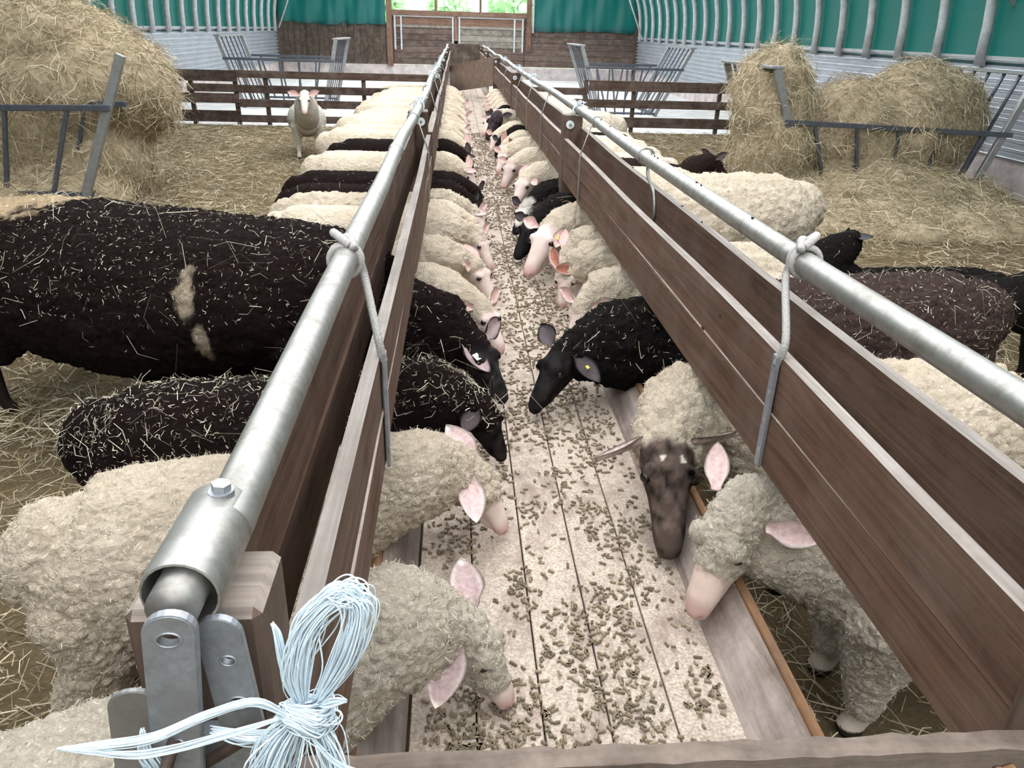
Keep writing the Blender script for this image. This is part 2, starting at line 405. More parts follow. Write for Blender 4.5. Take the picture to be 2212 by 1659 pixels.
# ------------------------------------------------------------------ the hall
XL, XR, YF, YB = -6.2, 6.5, 30.0, -8.0
XC, HA = (XL+XR)/2, (XR-XL)/2
FENCE_Y = 14.45
mb = MB(); mb.box((XC, (YB+FENCE_Y)/2, -.05), (HA*2+.6, FENCE_Y-YB, .1)); struct('floor', (0, 0, 0), mb, 'straw_floor')
mb = MB(); mb.box((XC, (FENCE_Y+YF+6)/2, -.06), (HA*2+.6, YF+6-FENCE_Y, .1)); o = struct('floor', (0, 0, 0), mb, 'concrete')
mb = MB(); mb.box((0, 60, -.2), (160, 240, .1)); o = mb.build('ground_outside', 'grass'); o['kind'] = 'structure'

def arch(t, off=0.):
    """superellipse arch, t 0..1 from right eave over the ridge to the left eave; returns x, z"""
    a = t*pi; n = 2.6; A = HA-off; B = 3.4-off
    return XC+A*math.copysign(abs(cos(a))**(2/n), cos(a)), 1.45+B*abs(sin(a))**(2/n)

# side walls: plinth + corrugated sheets (children)
def corr_sheet(x, y0, y1, z0, z1, inward, name, parent):
    b = MB(); nz = 110; p = .105
    for i in range(nz+1):
        z = z0+(z1-z0)*i/nz; dx = .036*sin(2*pi*(z-z0)/p)
        for y in (y0, y1): b.v.append((x+inward*dx, y, z))
    for i in range(nz): b.f.append([2*i, 2*i+1, 2*i+3, 2*i+2]); b.m.append(0)
    return b.build(name, 'corrugated_steel', parent, smooth=True)
for side, x, inw in (('left', XL, 1), ('right', XR, -1)):
    b = MB(); b.box((x-inw*.12, (YB+YF)/2, .19), (.2, YF-YB, .48)); wl = struct('wall_'+side, (0, 0, 0), b, 'concrete_wall')
    y = YB; k = 0
    while y < YF-.1:
        corr_sheet(x-inw*(.015 if k % 2 else .021), y, min(y+3.05, YF), .40, 1.49, inw, 'corrugated_sheet', wl); y += 3.0; k += 1
    b = MB(); b.bar((x, YB, 1.50), (x, YF, 1.50), .05, .03); b.build('top_rail', 'galvanised_bright', wl)

# roof: green cover each side of a clear ridge sheet; ribs
b = MB(); T1 = .33; nt_ = 22
b2 = MB()
for sgn in (0, 1):
    n0 = len(b.v)
    for i in range(nt_+1):
        t = T1*i/nt_; t = 1-t if sgn else t
        x, z = arch(t, -.03)
        if i == 0: z = 1.42
        for y in (YB, YF+.05): b.v.append((x, y, z))
    for i in range(nt_): b.f.append([n0+2*i, n0+2*i+1, n0+2*i+3, n0+2*i+2]); b.m.append(0)
ceil = struct('ceiling', (0, 0, 0), b, 'green_tarp')
n0 = 0
for i in range(21):
    x, z = arch(T1+(1-2*T1)*i/20, -.03)
    for y in (YB, YF+.05): b2.v.append((x, y, z))
for i in range(20): b2.f.append([2*i, 2*i+1, 2*i+3, 2*i+2]); b2.m.append(0)
b2.build('ridge_sheet', 'roof_light', ceil, smooth=True)
rb = MB(); pts = []
for i in range(49):
    t = i/48; x, z = arch(t, .05)
    if i in (0, 48): z = 1.40
    pts.append((x, 0, z))
rb.tube(pts, .064, 8); rib0 = rb.build('rib', 'rib_steel', ceil, smooth=True, origin=(0, 0, 0)); rib0.parent = ceil
y = -6.6; first = True
while y < YF:
    if first: rib0.location = (0, y, 0); first = False
    else: copyobj(rib0, ceil, (0, y, 0))
    y += .97
for (p, q) in (((XL+.25, 29.0, 1.5), (XL+1.0, 29.0, 3.2)), ((XR-.2, 28.2, 1.45), (XR-1.0, 28.4, 3.3)), ((XR-.75, 9.6, 2.6), (XR+.2, 9.6, 1.95))):
    bb = MB(); bb.tube([p, q], .03, 8); bb.build('brace', 'rib_steel', ceil, smooth=True)

# far end wall
wf = struct('wall_back', (XC, YF, 0))
def part(parent, name, c, d, mat, top=None, bev=.004):
    q = MB(); q.box(c, d, bev=bev, top=(1 if top else None)); return q.build(name, [mat]+([top] if top else []), parent)
part(wf, 'plinth', (XC, YF+.1, .2), (HA*2, .2, .42), 'concrete_wall')
part(wf, 'backing', ((XL-2.3)/2, YF+.05, 1.1), (2.3*0+(-2.3-XL), .03, 1.3), 'wall_plank_v'); part(wf, 'backing', ((2.4+XR)/2, YF+.05, 1.1), (XR-2.4, .03, 1.3), 'wall_plank_h')  # unseen backing added to stop daylight coming through the plank joints
x = XL
while x < -2.42:                                     # vertical boarding left of the doors
    w = random.uniform(.17, .26); w = min(w, -2.42-x); h = 1.71+random.uniform(-.01, .02)
    part(wf, 'plank', (x+w/2, YF+random.uniform(0, .012), (.4+h)/2), (w-.006, .03, h-.4), 'wall_plank_v'); x += w
z = .42; k = 0
while z < 1.68:                                      # horizontal boarding right of the doors
    h = min(.2, 1.70-z); part(wf, 'plank', ((2.45+XR)/2, YF+random.uniform(0, .012), z+h/2), (XR-2.45, .03, h-.008), 'wall_plank_h'); z += .2
def tarp(x0, x1, z0, z1, seed):
    q = MB(); nx, nz = 60, 14; n0 = 0
    P = np.array([[x0+(x1-x0)*i/nx, 0, z0+(z1-z0)*j/nz] for j in range(nz+1) for i in range(nx+1)])
    fo = .05*np.sin((P[:, 0]+.35*(z1-P[:, 2]))*7+seed)*(.4+vnoise(P*1.7, seed))+.03*np.sin(P[:, 0]*17+seed*2)*vnoise(P*2.3, seed+5)
    for p, f in zip(P, fo): q.v.append((p[0], YF-.06-f, p[2]+.03*sin(p[0]*2+seed)*(p[2] < z0+.01)))
    for j in range(nz):
        for i in range(nx): a = j*(nx+1)+i; q.f.append([a, a+1, a+nx+2, a+nx+1]); q.m.append(0)
    return q.build('end_tarpaulin', 'green_tarp', wf, smooth=True)
tarp(XL, -2.45, 1.66, 4.3, 1); tarp(2.75, XR, 1.62, 4.3, 4)
part(wf, 'door_post', (-2.33, YF-.02, 1.9), (.2, .16, 3.1), 'frame_wood'); part(wf, 'door_post', (2.58, YF-.02, 2.2), (.18, .16, 2.5), 'frame_wood')
part(wf, 'lintel', (.12, YF-.03, 2.09), (4.72, .15, .16), 'frame_wood_x'); part(wf, 'header', (.12, YF-.03, 3.35), (4.72, .15, .2), 'frame_wood_x')
part(wf, 'gable_board', (.12, YF, 3.95), (5.2, .03, 1.0), 'wall_plank_h')
part(wf, 'drain_pipe', (2.72, YF-.12, 2.5), (.06, .06, 1.9), 'galvanised_bright')
for _x in (XL+.02, XR-.02):  # corner strips added to close the slit that let outside light in
    q = MB(); q.box((_x, YF-.02, 1.5), (.14, .14, 3.0)); struct('trim_%d' % (1 if _x < 0 else 2), (0, 0, 0), q, 'wall_plank_v')
w1 = struct('window_1', (.12, YF, 2.17))
for xx in (-.70, .86): part(w1, 'mullion', (xx, YF, 2.71), (.09, .09, 1.08), 'frame_wood')
for x0, x1 in ((-2.23, -.745), (-.655, .815), (.905, 2.49)): part(w1, 'pane', ((x0+x1)/2, YF+.02, 2.71), (x1-x0, .008, 1.08), 'window_glass', bev=0)
for nm, x0, x1, lower in (('door_1', -2.2, -.05, 'wall_plank_h'), ('door_2', .06, 2.42, 'wall_plank_grey')):
    d = struct(nm, ((x0+x1)/2, YF, .4))
    xm, w = (x0+x1)/2, x1-x0
    part(d, 'backing', (xm, YF+.045, 1.22), (w+.2, .03, 1.6), 'wall_plank_h')  # added behind the leaf to keep daylight out of joints and frame gap
    part(d, 'plank', (xm, YF, 1.84), (w, .03, .26), 'frame_wood_x'); part(d, 'cross_rail', (xm, YF-.03, 1.665), (w, .04, .09), 'wall_plank_grey')
    part(d, 'top_bar', (xm, YF-.04, 1.985), (w, .05, .05), 'rib_steel')
    for xx in (x0+.06, x1-.06, (x0+.28 if nm == 'door_1' else x1-.35)): part(d, 'stile', (xx, YF-.045, 1.45), (.06, .05, 1.1), 'rib_steel')
    z = .42; k = 0
    while z < 1.6:
        h = min(.2, 1.62-z); mt = lower if (nm == 'door_1' or z > .85) else 'wall_plank_h'
        part(d, 'plank', (xm, YF+random.uniform(-.01, .01), z+h/2), (w, .03, h-.008), mt); z += .2
part(wf, 'door_post', (.0, YF-.02, 1.62), (.12, .1, .8), 'frame_wood')

# unseen front end wall added to cut fill light from behind, doorway left open
wn = struct('wall_front_unseen', (XC, YB, 0))
for (x0, x1, z0, z1) in ((XL, -1.9, 0, 4.9), (2.1, XR, 0, 4.9), (-1.9, 2.1, 2.6, 4.9)): part(wn, 'boarding', ((x0+x1)/2, YB, (z0+z1)/2), (x1-x0, .05, z1-z0), 'wall_plank_v')
# trees beyond the window
def tree(x, y, h, r, seed):
    t = thing('tree', (x, y, -.15), 'pale green tree outside beyond the end window', 'tree', 'trees outside the window')
    q = MB(); q.tube([(x, y, -.15), (x+.1, y, h*.5), (x, y, h*.8)], [.25, .18, .08], 8); q.build('trunk', 'bark', t)
    rg = np.random.default_rng(seed); n = 2600
    P = rg.normal(size=(n, 3)); P /= np.linalg.norm(P, axis=1)[:, None]; P *= (rg.uniform(.5, 1, n)**.5)[:, None]*np.array([r, r, h*.45])
    P *= (.7+.6*fbm(P*.9/r*2+seed, seed))[:, None]
    P += np.array([x, y, h*.58])
    o = strands_mesh('crown', P, rg.normal(size=(n, 3)), rg.uniform(.5, 1., n), .45, np.tile([[.42, .66, .34]], (n, 1))*rg.uniform(.75, 1.2, (n, 1)), 'straw_strand', .4, t, rng=rg)
for i, (x, y, h, r) in enumerate(((-6.2, 58, 5.2, 2.2), (-.6, 74, 3.6, 1.6), (5.2, 56, 5.6, 2.6))): tree(x, y, h, r, 40+i)

# ------------------------------------------------------------------ feed trough
Y0, Y1 = .73, 21.5
tr = thing('feed_trough', (.24, Y0, 0), 'long low wooden feed trough with dusty plank bottom running down the hall', 'trough')
for i in range(5): part(tr, 'floor_plank', (-.10+.138*(i+.5), (Y0+Y1)/2, .335), (.134, Y1-Y0, .03), 'trough_plank', bev=.002)
def edge(sx, xi, xo):
    q = MB(); t = .026
    # sloping inner face from trough bottom to rim, rim strip on top
    for y in (Y0, Y1):
        q.v += [(xi, y, .345), (xo, y, .452), (xo+sx*t, y, .452), (xi+sx*t*1.4, y, .335)]
    fs = [[0, 4, 5, 1], [2, 6, 7, 3], [3, 7, 4, 0], [0, 1, 2, 3], [4, 7, 6, 5]]
    for f in fs: q.f.append(f if sx < 0 else f[::-1]); q.m.append(0)
    q.f.append([1, 5, 6, 2] if sx < 0 else [2, 6, 5, 1]); q.m.append(1)
    e = q.build('side_plank', ['edge_plank', 'edge_rim'], tr)
    e2 = MB(); e2.bar((xo+sx*.012, Y0, .456), (xo+sx*.012, Y1, .456), .022, .012, m=0, bev=.003); e2.build('rim_strip', 'edge_rim', tr)
edge(1, .585, .665); edge(-1, -.105, -.185)
for yy in (.9, 3.6, 6.3, 9.0, 12., 15., 18., 21.): part(tr, 'support', (.24, yy, .16), (.62, .09, .32), 'post_wood')

# ------------------------------------------------------------------ feed barriers: posts, boards, pipes
POSTS = [.62, 5.25, 10.4, 15.5, 20.6, 25.4]
def barrier(side):
    R = side == 'right'; sx = 1 if R else -1
    xin = .70 if R else -.16; xout = .80 if R else -.265; xp = (.755 if R else -.245)
    lab = ('brown boarded feed barrier on the side of the long low hay heap' if R else 'brown boarded feed barrier whose end post carries the blue twine')
    t = thing('feed_barrier', (xp, POSTS[0], 0), lab, 'barrier')
    pw = .125
    for i, y in enumerate(POSTS):
        h = 1.165 if i else 1.155
        q = MB(); q.box((xp, y, h/2), (pw, .10 if i == 0 else .12, h), top=1, bev=.008); q.build('post', ['post_wood', 'post_top'], t)
        if i:
            d = MB(); d.tube([(xp-sx*.02, y-.061, 1.10), (xp-sx*.02, y-.072, 1.10)], .026 if i < 3 else .022, 14); d.build('washer', 'white_disc', t)
            d = MB(); d.tube([(xp-sx*.02, y-.072, 1.10), (xp-sx*.02, y-.085, 1.10)], .009, 6); d.build('bolt', 'galvanised', t)
        if i:
            d = MB(); d.box((xp-sx*.045, y-.065, .30), (.03, .012, .6)); d.build('post_plate', 'steel_grey', t)
    for i in range(len(POSTS)-1):
        a = POSTS[i]+.07 if i else .632; bnd = POSTS[i+1]-.07
        if i == 4: bnd = POSTS[5]
        for (x, zz, mats) in ((xin, (.752, 1.022), ('board_brown', 'edge_grey')), (xout, (.80, 1.085), ('board_brown', 'edge_grey'))):
            w = .028; zz0, zz1 = zz; hh = (zz1-zz0)/2
            for k in range(2):
                q = MB(); n = 14; z0 = zz0+hh*k; h = hh-.004
                # each board its own slab, slightly bowed and with an uneven top edge
                ph = random.uniform(0, 6)
                P = []
                for j in range(n+1):
                    y = a+(bnd-a)*j/n; xx = x+sx*w/2+.004*sin(j*.5+ph); dz = .004*sin(j*.9+ph*2)
                    P.append([(xx-sx*w/2, y, z0), (xx+sx*w/2, y, z0), (xx+sx*w/2, y, z0+h+dz), (xx-sx*w/2, y, z0+h+dz)])
                for r in P: q.v += r
                for j in range(n):
                    for e in range(4):
                        e2 = (e+1) % 4; f = [4*j+e, 4*j+e2, 4*j+4+e2, 4*j+4+e]
                        q.f.append(f if sx < 0 else f[::-1]); q.m.append(1 if (e == 2 and k == 1) else 0)
                q.f.append([0, 1, 2, 3] if sx > 0 else [3, 2, 1, 0]); q.m.append(0); q.f.append([4*n+3, 4*n+2, 4*n+1, 4*n] if sx > 0 else [4*n, 4*n+1, 4*n+2, 4*n+3]); q.m.append(0)
                q.build('inner_board' if x == xin else 'outer_board', mats, t)
            if x == xin and i < 4:      # thin pale strip along the board joint
                q = MB(); q.bar((x+sx*.003, a, zz0+hh-.001), (x+sx*.003, bnd, zz0+hh-.001), .008, .0028); q.build('joint_strip', 'edge_plank', t)
    return t
barrier('left'); BR = barrier('right')
for (yy, zz, r_) in ((2.16, .80, .012), (2.02, .887, .010), (.98, .93, .006), (1.9, .97, .004)):  # dark discs: knots, plus a hole and notch with their shade painted in
    q = MB(); q.tube([(.6985, yy, zz), (.7025, yy, zz)], [r_, r_*.8], 10); q.build('knot', 'knot_hole_dark', BR)

def rail(side):
    R = side == 'right'; sx = 1 if R else -1; x = .775 if R else -.235
    t = thing('pipe_rail', (x, .55, 1.155), 'galvanised pipe rail on the side of the long low hay heap' if R else 'galvanised pipe rail ending in a sleeve, bolt and forked steel bracket', 'pipe')
    zr = 1.197
    pts = []
    y = (.64 if not R else .30)
    ys = np.arange(y, 25.2, .6)
    for yy in ys: pts.append((x+.006*sin(yy*1.3+R)+(0.004*sin(yy*3.1)), yy, zr+.006*sin(yy*.9+2*R)+(.012*sin(yy*2.2) if yy > 11 else 0)))
    q = MB(); q.tube(pts, .0265, 20); q.build('pipe', 'galvanised', t, smooth=True)
    for yc, rr, ln in ((3.2, .031, .05), (5.6, .030, .09), (7.0, .031, .06), (8.9, .031, .08), (11.2, .031, .1), (13.4, .031, .1)):
        q = MB(); zc = zr+.006*sin(yc*.9+2*R); xc = x+.006*sin(yc*1.3+R)
        q.tube([(xc, yc-ln/2, zc), (xc, yc-ln/2+.006, zc), (xc, yc+ln/2-.006, zc), (xc, yc+ln/2, zc)], [rr-.003, rr, rr, rr-.003], 20); q.build('collar', 'galvanised', t, smooth=True)
    if not R:
        q = MB(); L0, L1 = .545, .675; n = 24
        q.tube([(x-.005, L0, zr), (x-.005, L0+.004, zr), (x-.003, L1-.004, zr), (x-.003, L1, zr)], [.034, .0355, .0355, .0335], n, caps=False)
        q.tube([(x-.003, L1, zr), (x-.005, L0, zr)], [.0315, .032], n, caps=False); q.tube([(x-.005, L0, zr), (x-.005, L0-.0005, zr)], [.034, .032], n, caps=False); q.build('sleeve', 'galvanised', t, smooth=True)
        q = MB(); q.tube([(x-.007, .528, zr-.002), (x-.005, .645, zr)], .0225, 20); q.build('inner_tube', 'galvanised', t, smooth=True)
        q = MB(); q.tube([(x+.004, .657, zr+.034), (x+.005, .657, zr+.044)], .0095, 6); q.tube([(x+.004, .657, zr+.030), (x+.004, .657, zr+.036)], .0125, 14); q.build('bolt', 'steel_grey', t)
    return t
rl, rr_ = rail('left'), rail('right')

# hangers: cord or rod from the pipe to a flat bar on the board
def hanger(side, y, kind, lab, group=None, ytop=None):
    R = side == 'right'; sx = 1 if R else -1; xi = .70 if R else -.16; xp = .775 if R else -.235
    t = thing('board_hanger', (xi, y, .75), lab, 'hanger', group); yt = y if ytop is None else ytop
    if kind == 'cord':
        lp = [(xp+.033*cos(a), yt+.006*a/6, 1.197+.033*sin(a)) for a in np.linspace(-2.0, 4.2, 22)]
        if R: lp = [(2*xp-p[0], p[1], p[2]) for p in lp]
        q = MB(); q.tube(lp, .0075, 8); q.tube([(p[0], p[1]+.014, p[2]) for p in lp], .0075, 8)
        q.build('loop', 'cord_grey', t, smooth=True)
        q = MB(); kx = xp-sx*.012
        q.tube(catmull([(kx-sx*.01, yt-.012, 1.226), (kx, yt+.015, 1.243), (kx+sx*.02, yt+.03, 1.238), (kx+sx*.035, yt+.022, 1.252), (kx+sx*.02, yt+.005, 1.246), (kx, yt-.004, 1.232)], 5), .0095, 8); q.build('knot', 'cord_grey', t, smooth=True)
        q = MB(); P = catmull([(xp-sx*.030, yt, 1.20), (xp-sx*.040, yt-.001, 1.16), (xi+sx*.006, y, 1.06), (xi-sx*.004, y, 1.0)], 8)
        q.tube(P, [.0085]*len(P), 10)
        # braid: small ridges along the cord
        for k in range(0, 26):
            f = k/26; i = f*(len(P)-1); j = int(i); c = P[j]+(P[min(j+1, len(P)-1)]-P[j])*(i-j)
            q.tube([c+V3(0, 0, -.0015), c+V3(0, 0, .0015)], .0095, 8, caps=False)
        q.build('cord', 'cord_grey', t, smooth=True)
    else:
        q = MB(); r = .0035
        lp = [(xp+.030*cos(a), yt, 1.197+.030*sin(a)) for a in np.linspace(-1.2, 4.0, 16)]
        if R: lp = [(2*xp-p[0], p[1], p[2]) for p in lp]
        q.tube(lp, r, 6); q.build('hook', 'galvanised', t, smooth=True)
        q = MB(); q.tube([(xp-sx*.026, yt, 1.19), (xi-sx*.004, y, 1.03), (xi-sx*.004, y, 1.0)], .004, 8); q.build('rod', 'galvanised', t, smooth=True)
    if kind == 'cord': st = holed_plate(t, [(-.013, -.1375), (.013, -.1375), (.013, .1375), (-.013, .1375)], (xi-sx*.010, y, .885), (0, 1, 0), (0, 0, 1), (sx, 0, 0), .008, 'flat_bar', 'steel_grey', ((0, .115, .0055, .0055),))
    else: q = MB(); q.box((xi-sx*.006, y, .885), (.008, .018, .275), bev=.002); st = q.build('flat_bar', 'galvanised', t)
    if kind == 'cord':
        q = MB(); q.box((xi-sx*.001, y+.014, .885), (.014, .004, .275), bev=.001); q.build('bar_flange', 'galvanised', st)
        for z in (.935, .865, .79):
            q = MB(); q.tube([(xi-sx*.0095, y, z), (xi-sx*.0105, y, z)], .0055, 10); q.build('bolt_head', 'galvanised_bright', st)
    return t
hanger('right', 1.50, 'cord', 'braided grey cord and flat steel bar hanging on the wide bare barrier boards', ytop=1.62)
hanger('left', 1.52, 'cord', 'braided grey cord and flat bar hanging by the woolly heads near the twine', ytop=1.60)
for sd in ('right', 'left'):
    for y in (4.42, 6.6, 8.0, 9.4, 12.0):
        hanger(sd, y, 'rod', 'thin steel rod hanger with flat bar on the %s barrier' % ('long hay heap side' if sd == 'right' else 'blue twine side'), 'rod hangers on the %s barrier' % ('long hay heap side' if sd == 'right' else 'blue twine side'))
# bent rod from the collar of the right pipe to the outer board
t = thing('bent_rod', (.79, 3.14, 1.0), 'bent steel rod hanging from the pipe collar down the outer barrier board', 'rod')
q = MB(); q.tube(catmull([(.785, 3.2, 1.18), (.782, 3.17, 1.12), (.790, 3.08, 1.07), (.790, 3.04, 1.0), (.792, 3.06, .93)], 5), .007, 8); q.build('rod', 'galvanised', t, smooth=True)
q = MB(); q.tube([(.775+.03*cos(a), 3.2, 1.197+.03*sin(a)) for a in np.linspace(0, 2*pi, 16)[:-1]], .005, 6, closed=True); q.build('ring', 'galvanised', t, smooth=True)

# diagonal plywood board across the trough, far end shut-off board
q = MB(); q.bar((-.13, 18.2, .62), (.72, 15.75, .92), .025, .52, m=0, top=1); o = q.build('plywood_board', ['plywood', 'edge_grey'], origin=(.3, 17, .4)); tag(o, 'brown plywood board set slantwise across the trough between the rails', 'board')
q = MB(); q.box((.27, 25.2, .82), (.92, .03, .80)); o = q.build('end_hatch', 'wall_plank_v', origin=(.27, 25.2, .4)); tag(o, 'dark upright board closing the trough passage before the doors', 'board')

# cross bar in front and its latch
t = thing('cross_bar', (.27, .61, 0), 'rough grey-brown plank on edge closing the open end of the trough', 'plank')
q = MB(); n = 40
for i in range(n+1):
    x = -.175+1.2*i/n; dz = .0018*sin(i*1.7)+.0014*sin(i*3.1); dy = .002*sin(i*2.3)
    q.v += [(x, .624+dy, .76), (x, .624+dy, .90+dz), (x, .597-dy*.6, .90+dz*.5), (x, .597-dy*.6, .76)]
for i in range(n):
    for e in range(4): q.f.append([4*i+e, 4*i+(e+1) % 4, 4*i+4+(e+1) % 4, 4*i+4+e]); q.m.append(0)
q.f.append([3, 2, 1, 0]); q.f.append([4*n, 4*n+1, 4*n+2, 4*n+3]); q.m += [0, 0]
q.build('plank', 'bar_wood', t)
for xx in (.95,):
    q = MB(); q.box((xx, .61, .38), (.10, .024, .76)); q.build('leg', 'post_wood', t)
q = MB(); q.box((.645, .592, .872), (.022, .008, .009), axes=((1, .0, .5), (0, 1, 0), (-.5, 0, 1)), bev=.002); q.box((.636, .592, .865), (.009, .008, .022), bev=.002); q.build('splinter', 'edge_rim', t)

# forked steel bracket with pin
bk = thing('forked_bracket', (-.25, .53, .66), 'grey forked steel bracket with slotted holes and a rusty pin on the post end', 'bracket')
def plate(pts2, o, ex, ez, en, th, name, mat, holes=()):
    """flat plate from a 2-D outline in the (ex, ez) plane with thickness along en; holes cut through"""
    bmm = holed_plate(bk, pts2, o, ex, ez, en, th, name, mat, holes); o, ex, ez, en = (np.asarray(a, float) for a in (o, ex, ez, en)); ex, ez, en = unit(ex), unit(ez), unit(en)
    for (a, b_, r1, r2) in holes:
        c = o+ex*a+ez*b_-en*.0004
        rim = MB(); rim.tube([c+ex*r1*cos(x_)+ez*r2*sin(x_) for x_ in np.linspace(0, 2*pi, 24)[:-1]], .0012, 6, closed=True); rim.build('hole_rim', mat, bmm, smooth=True)
    return bmm
W2 = .0225
roundtop = [(-W2, -.34), (W2, -.34), (W2, 0)]+[(W2*cos(a), .9*W2*sin(a)) for a in np.linspace(0, pi, 12)[1:-1]]+[(-W2, 0)]
en = unit((.0, 1, .05)); ex = unit((1, 0, .0)); ez = unit(np.cross(ex, en)+V3(.12, 0, 0))
plate(roundtop, (-.2395, .5085, 1.187), ex, ez, en, .010, 'front_plate', 'steel_grey', holes=((0, -.006, .0105, .0080), (.001, -.136, .0075, .006)))
plate([(p[0]*.9, p[1]) for p in roundtop], (-.2115, .540, 1.155), ex, unit(ez+V3(-.16, 0, 0)), en, .008, 'rear_plate', 'steel_grey', holes=((.003, -.030, .007, .006), (.003, -.085, .010, .008)))
plate([(p[0]*1.05, p[1]) for p in roundtop], (-.296, .535, 1.078), ex, ez, en, .006, 'side_plate', 'feeder_post', holes=())
q = MB(); q.tube([(-.256, .515, 1.058), (-.262, .480, 1.035), (-.268, .455, 1.01)], .0058, 10); q.build('pin', 'rust_rod', bk, smooth=True)
q = MB(); q.tube([(-.26, .535, .99), (-.185, .53, 1.05), (-.14, .55, 1.06)], .006, 10); q.build('cross_pin', 'rust_rod', bk, smooth=True)
q = MB(); q.box((-.255, .56, .85), (.09, .02, .34)); q.build('stem', 'steel_grey', bk)

# pale blue baler twine knotted round the end
tw = thing('baler_twine', (-.14, .53, .82), 'pale blue plastic baler twine knotted in a bow around the end of the rail', 'twine')
rg = random.Random(5)
def bundle(ctrl, n, spread, r, name, tip=1.):
    q = MB()
    for k in range(n):
        off = V3(rg.gauss(0, 1), rg.gauss(0, 1), rg.gauss(0, 1))*spread
        C = [np.asarray(c, float)+off*(1 if 0 < i < len(ctrl)-1 else .35)*(1+.3*rg.gauss(0, 1)) for i, c in enumerate(ctrl)]
        q.tube(catmull(C, 6), r*rg.uniform(.6, 1.3), 5)
    return q.build(name, 'twine', tw, smooth=True)
K = V3(-.132, .498, 1.112)
def A(x, y, z): return K+V3(x, y, z)
bundle([A(-.002, 0, .0), A(-.003, .0, .045), A(.008, .004, .085), A(.030, .008, .112), A(.044, .008, .116), A(.052, .006, .102), A(.040, .002, .060), A(.010, 0, .004)], 150, .0046, .00075, 'bow_loop')
bundle([A(-.006, 0, 0), A(-.014, .004, .04), A(-.018, .006, .078), A(-.020, .006, .088)], 26, .0018, .0007, 'stray_tail')
bundle([A(-.012, -.01, .010), A(.010, -.016, .004), A(.017, .0, -.004), A(.0, .012, -.012), A(-.017, .0, -.006), A(-.008, -.015, .004), A(.012, -.015, -.010), A(.014, .008, -.018), A(-.013, .01, -.012)], 90, .0042, .0008, 'knot')
bundle([A(-.004, -.006, -.006), A(-.022, -.012, -.035), A(-.034, -.016, -.075), A(-.036, -.018, -.12)], 110, .0085, .0007, 'hanging_tail')
bundle([A(.006, -.004, -.008), A(.018, -.010, -.035), A(.026, -.016, -.075), A(.030, -.016, -.12)], 60, .005, .0007, 'hanging_tail')
bundle([A(.014, -.006, .008), A(.026, -.008, .014), A(.036, -.006, .012)], 22, .0022, .0006, 'frayed_end')
bundle([A(-.008, -.014, .002), A(-.035, -.02, .028), A(-.070, -.032, .030), A(-.115, -.034, .008), A(-.160, -.030, -.004), A(-.196, -.024, -.012)], 26, .0016, .0007, 'loose_strand')
bundle([A(-.016, -.014, .004), A(-.06, -.03, .004), A(-.12, -.036, -.008), A(-.165, -.030, -.010), A(-.198, -.024, -.012)], 22, .0012, .0007, 'loose_strand')
bundle([A(.0, -.016, .0), A(.012, -.020, -.025), A(.026, -.02, -.048), A(.045, -.018, -.062), A(.070, -.014, -.068)], 16, .0011, .0007, 'loose_strand')
bundle([A(-.02, -.014, -.01), A(-.045, -.02, -.05), A(-.062, -.02, -.09)], 10, .002, .0006, 'loose_strand')
bundle([(-.276, .503, 1.085), (-.279, .502, 1.06), (-.272, .502, 1.03), (-.280, .503, .98)], 24, .0024, .0007, 'wrap')
bundle([(-.222, .518, 1.065), (-.185, .512, 1.062), (-.150, .505, 1.075)], 40, .004, .0007, 'wrap')

# ------------------------------------------------------------------ pen fences
def fence(x0, x1, slats, posts, lab, extra=()):
    t = thing('pen_fence', ((x0+x1)/2, FENCE_Y, 0), lab, 'fence')
    for (a, b_, z0, z1, dy) in slats:
        q = MB(); q.box(((a+b_)/2, FENCE_Y+dy, (z0+z1)/2), (b_-a, .026, z1-z0), bev=.004); q.build('slat', 'fence_wood', t)
    for x in posts:
        q = MB(); q.box((x, FENCE_Y+.05, .44), (.07, .06, .88), bev=.004); q.build('post', 'fence_wood', t)
    return t
fence(-6.15, -.35, [(-3.82, -.35, .775, .895, 0), (-3.82, -.35, .53, .66, .002), (-3.82, -.35, .30, .43, 0), (-3.82, -.35, .05, .17, .002),
                    (-6.15, -3.74, .71, .89, -.03), (-4.6, -3.74, .54, .67, -.03), (-6.15, -3.74, .36, .52, -.03), (-6.15, -3.74, .05, .24, -.03)],
      (-6.1, -4.55, -3.80, -3.28, -1.61, -.45), 'brown slatted fence behind the lone white standing sheep')
fence(.95, 6.4, [(2.35, 6.4, .70, .875, 0), (1.9, 6.4, .42, .56, .002), (1.9, 6.4, .09, .265, 0), (.95, 2.3, .62, .74, .03), (.95, 2.3, .34, .46, .03), (.95, 2.3, .1, .2, .03)],
      (3.17, 4.74, 2.3, 6.3, 1.0), 'brown slatted fence running to the hay heap that spills from the leaning steel post')

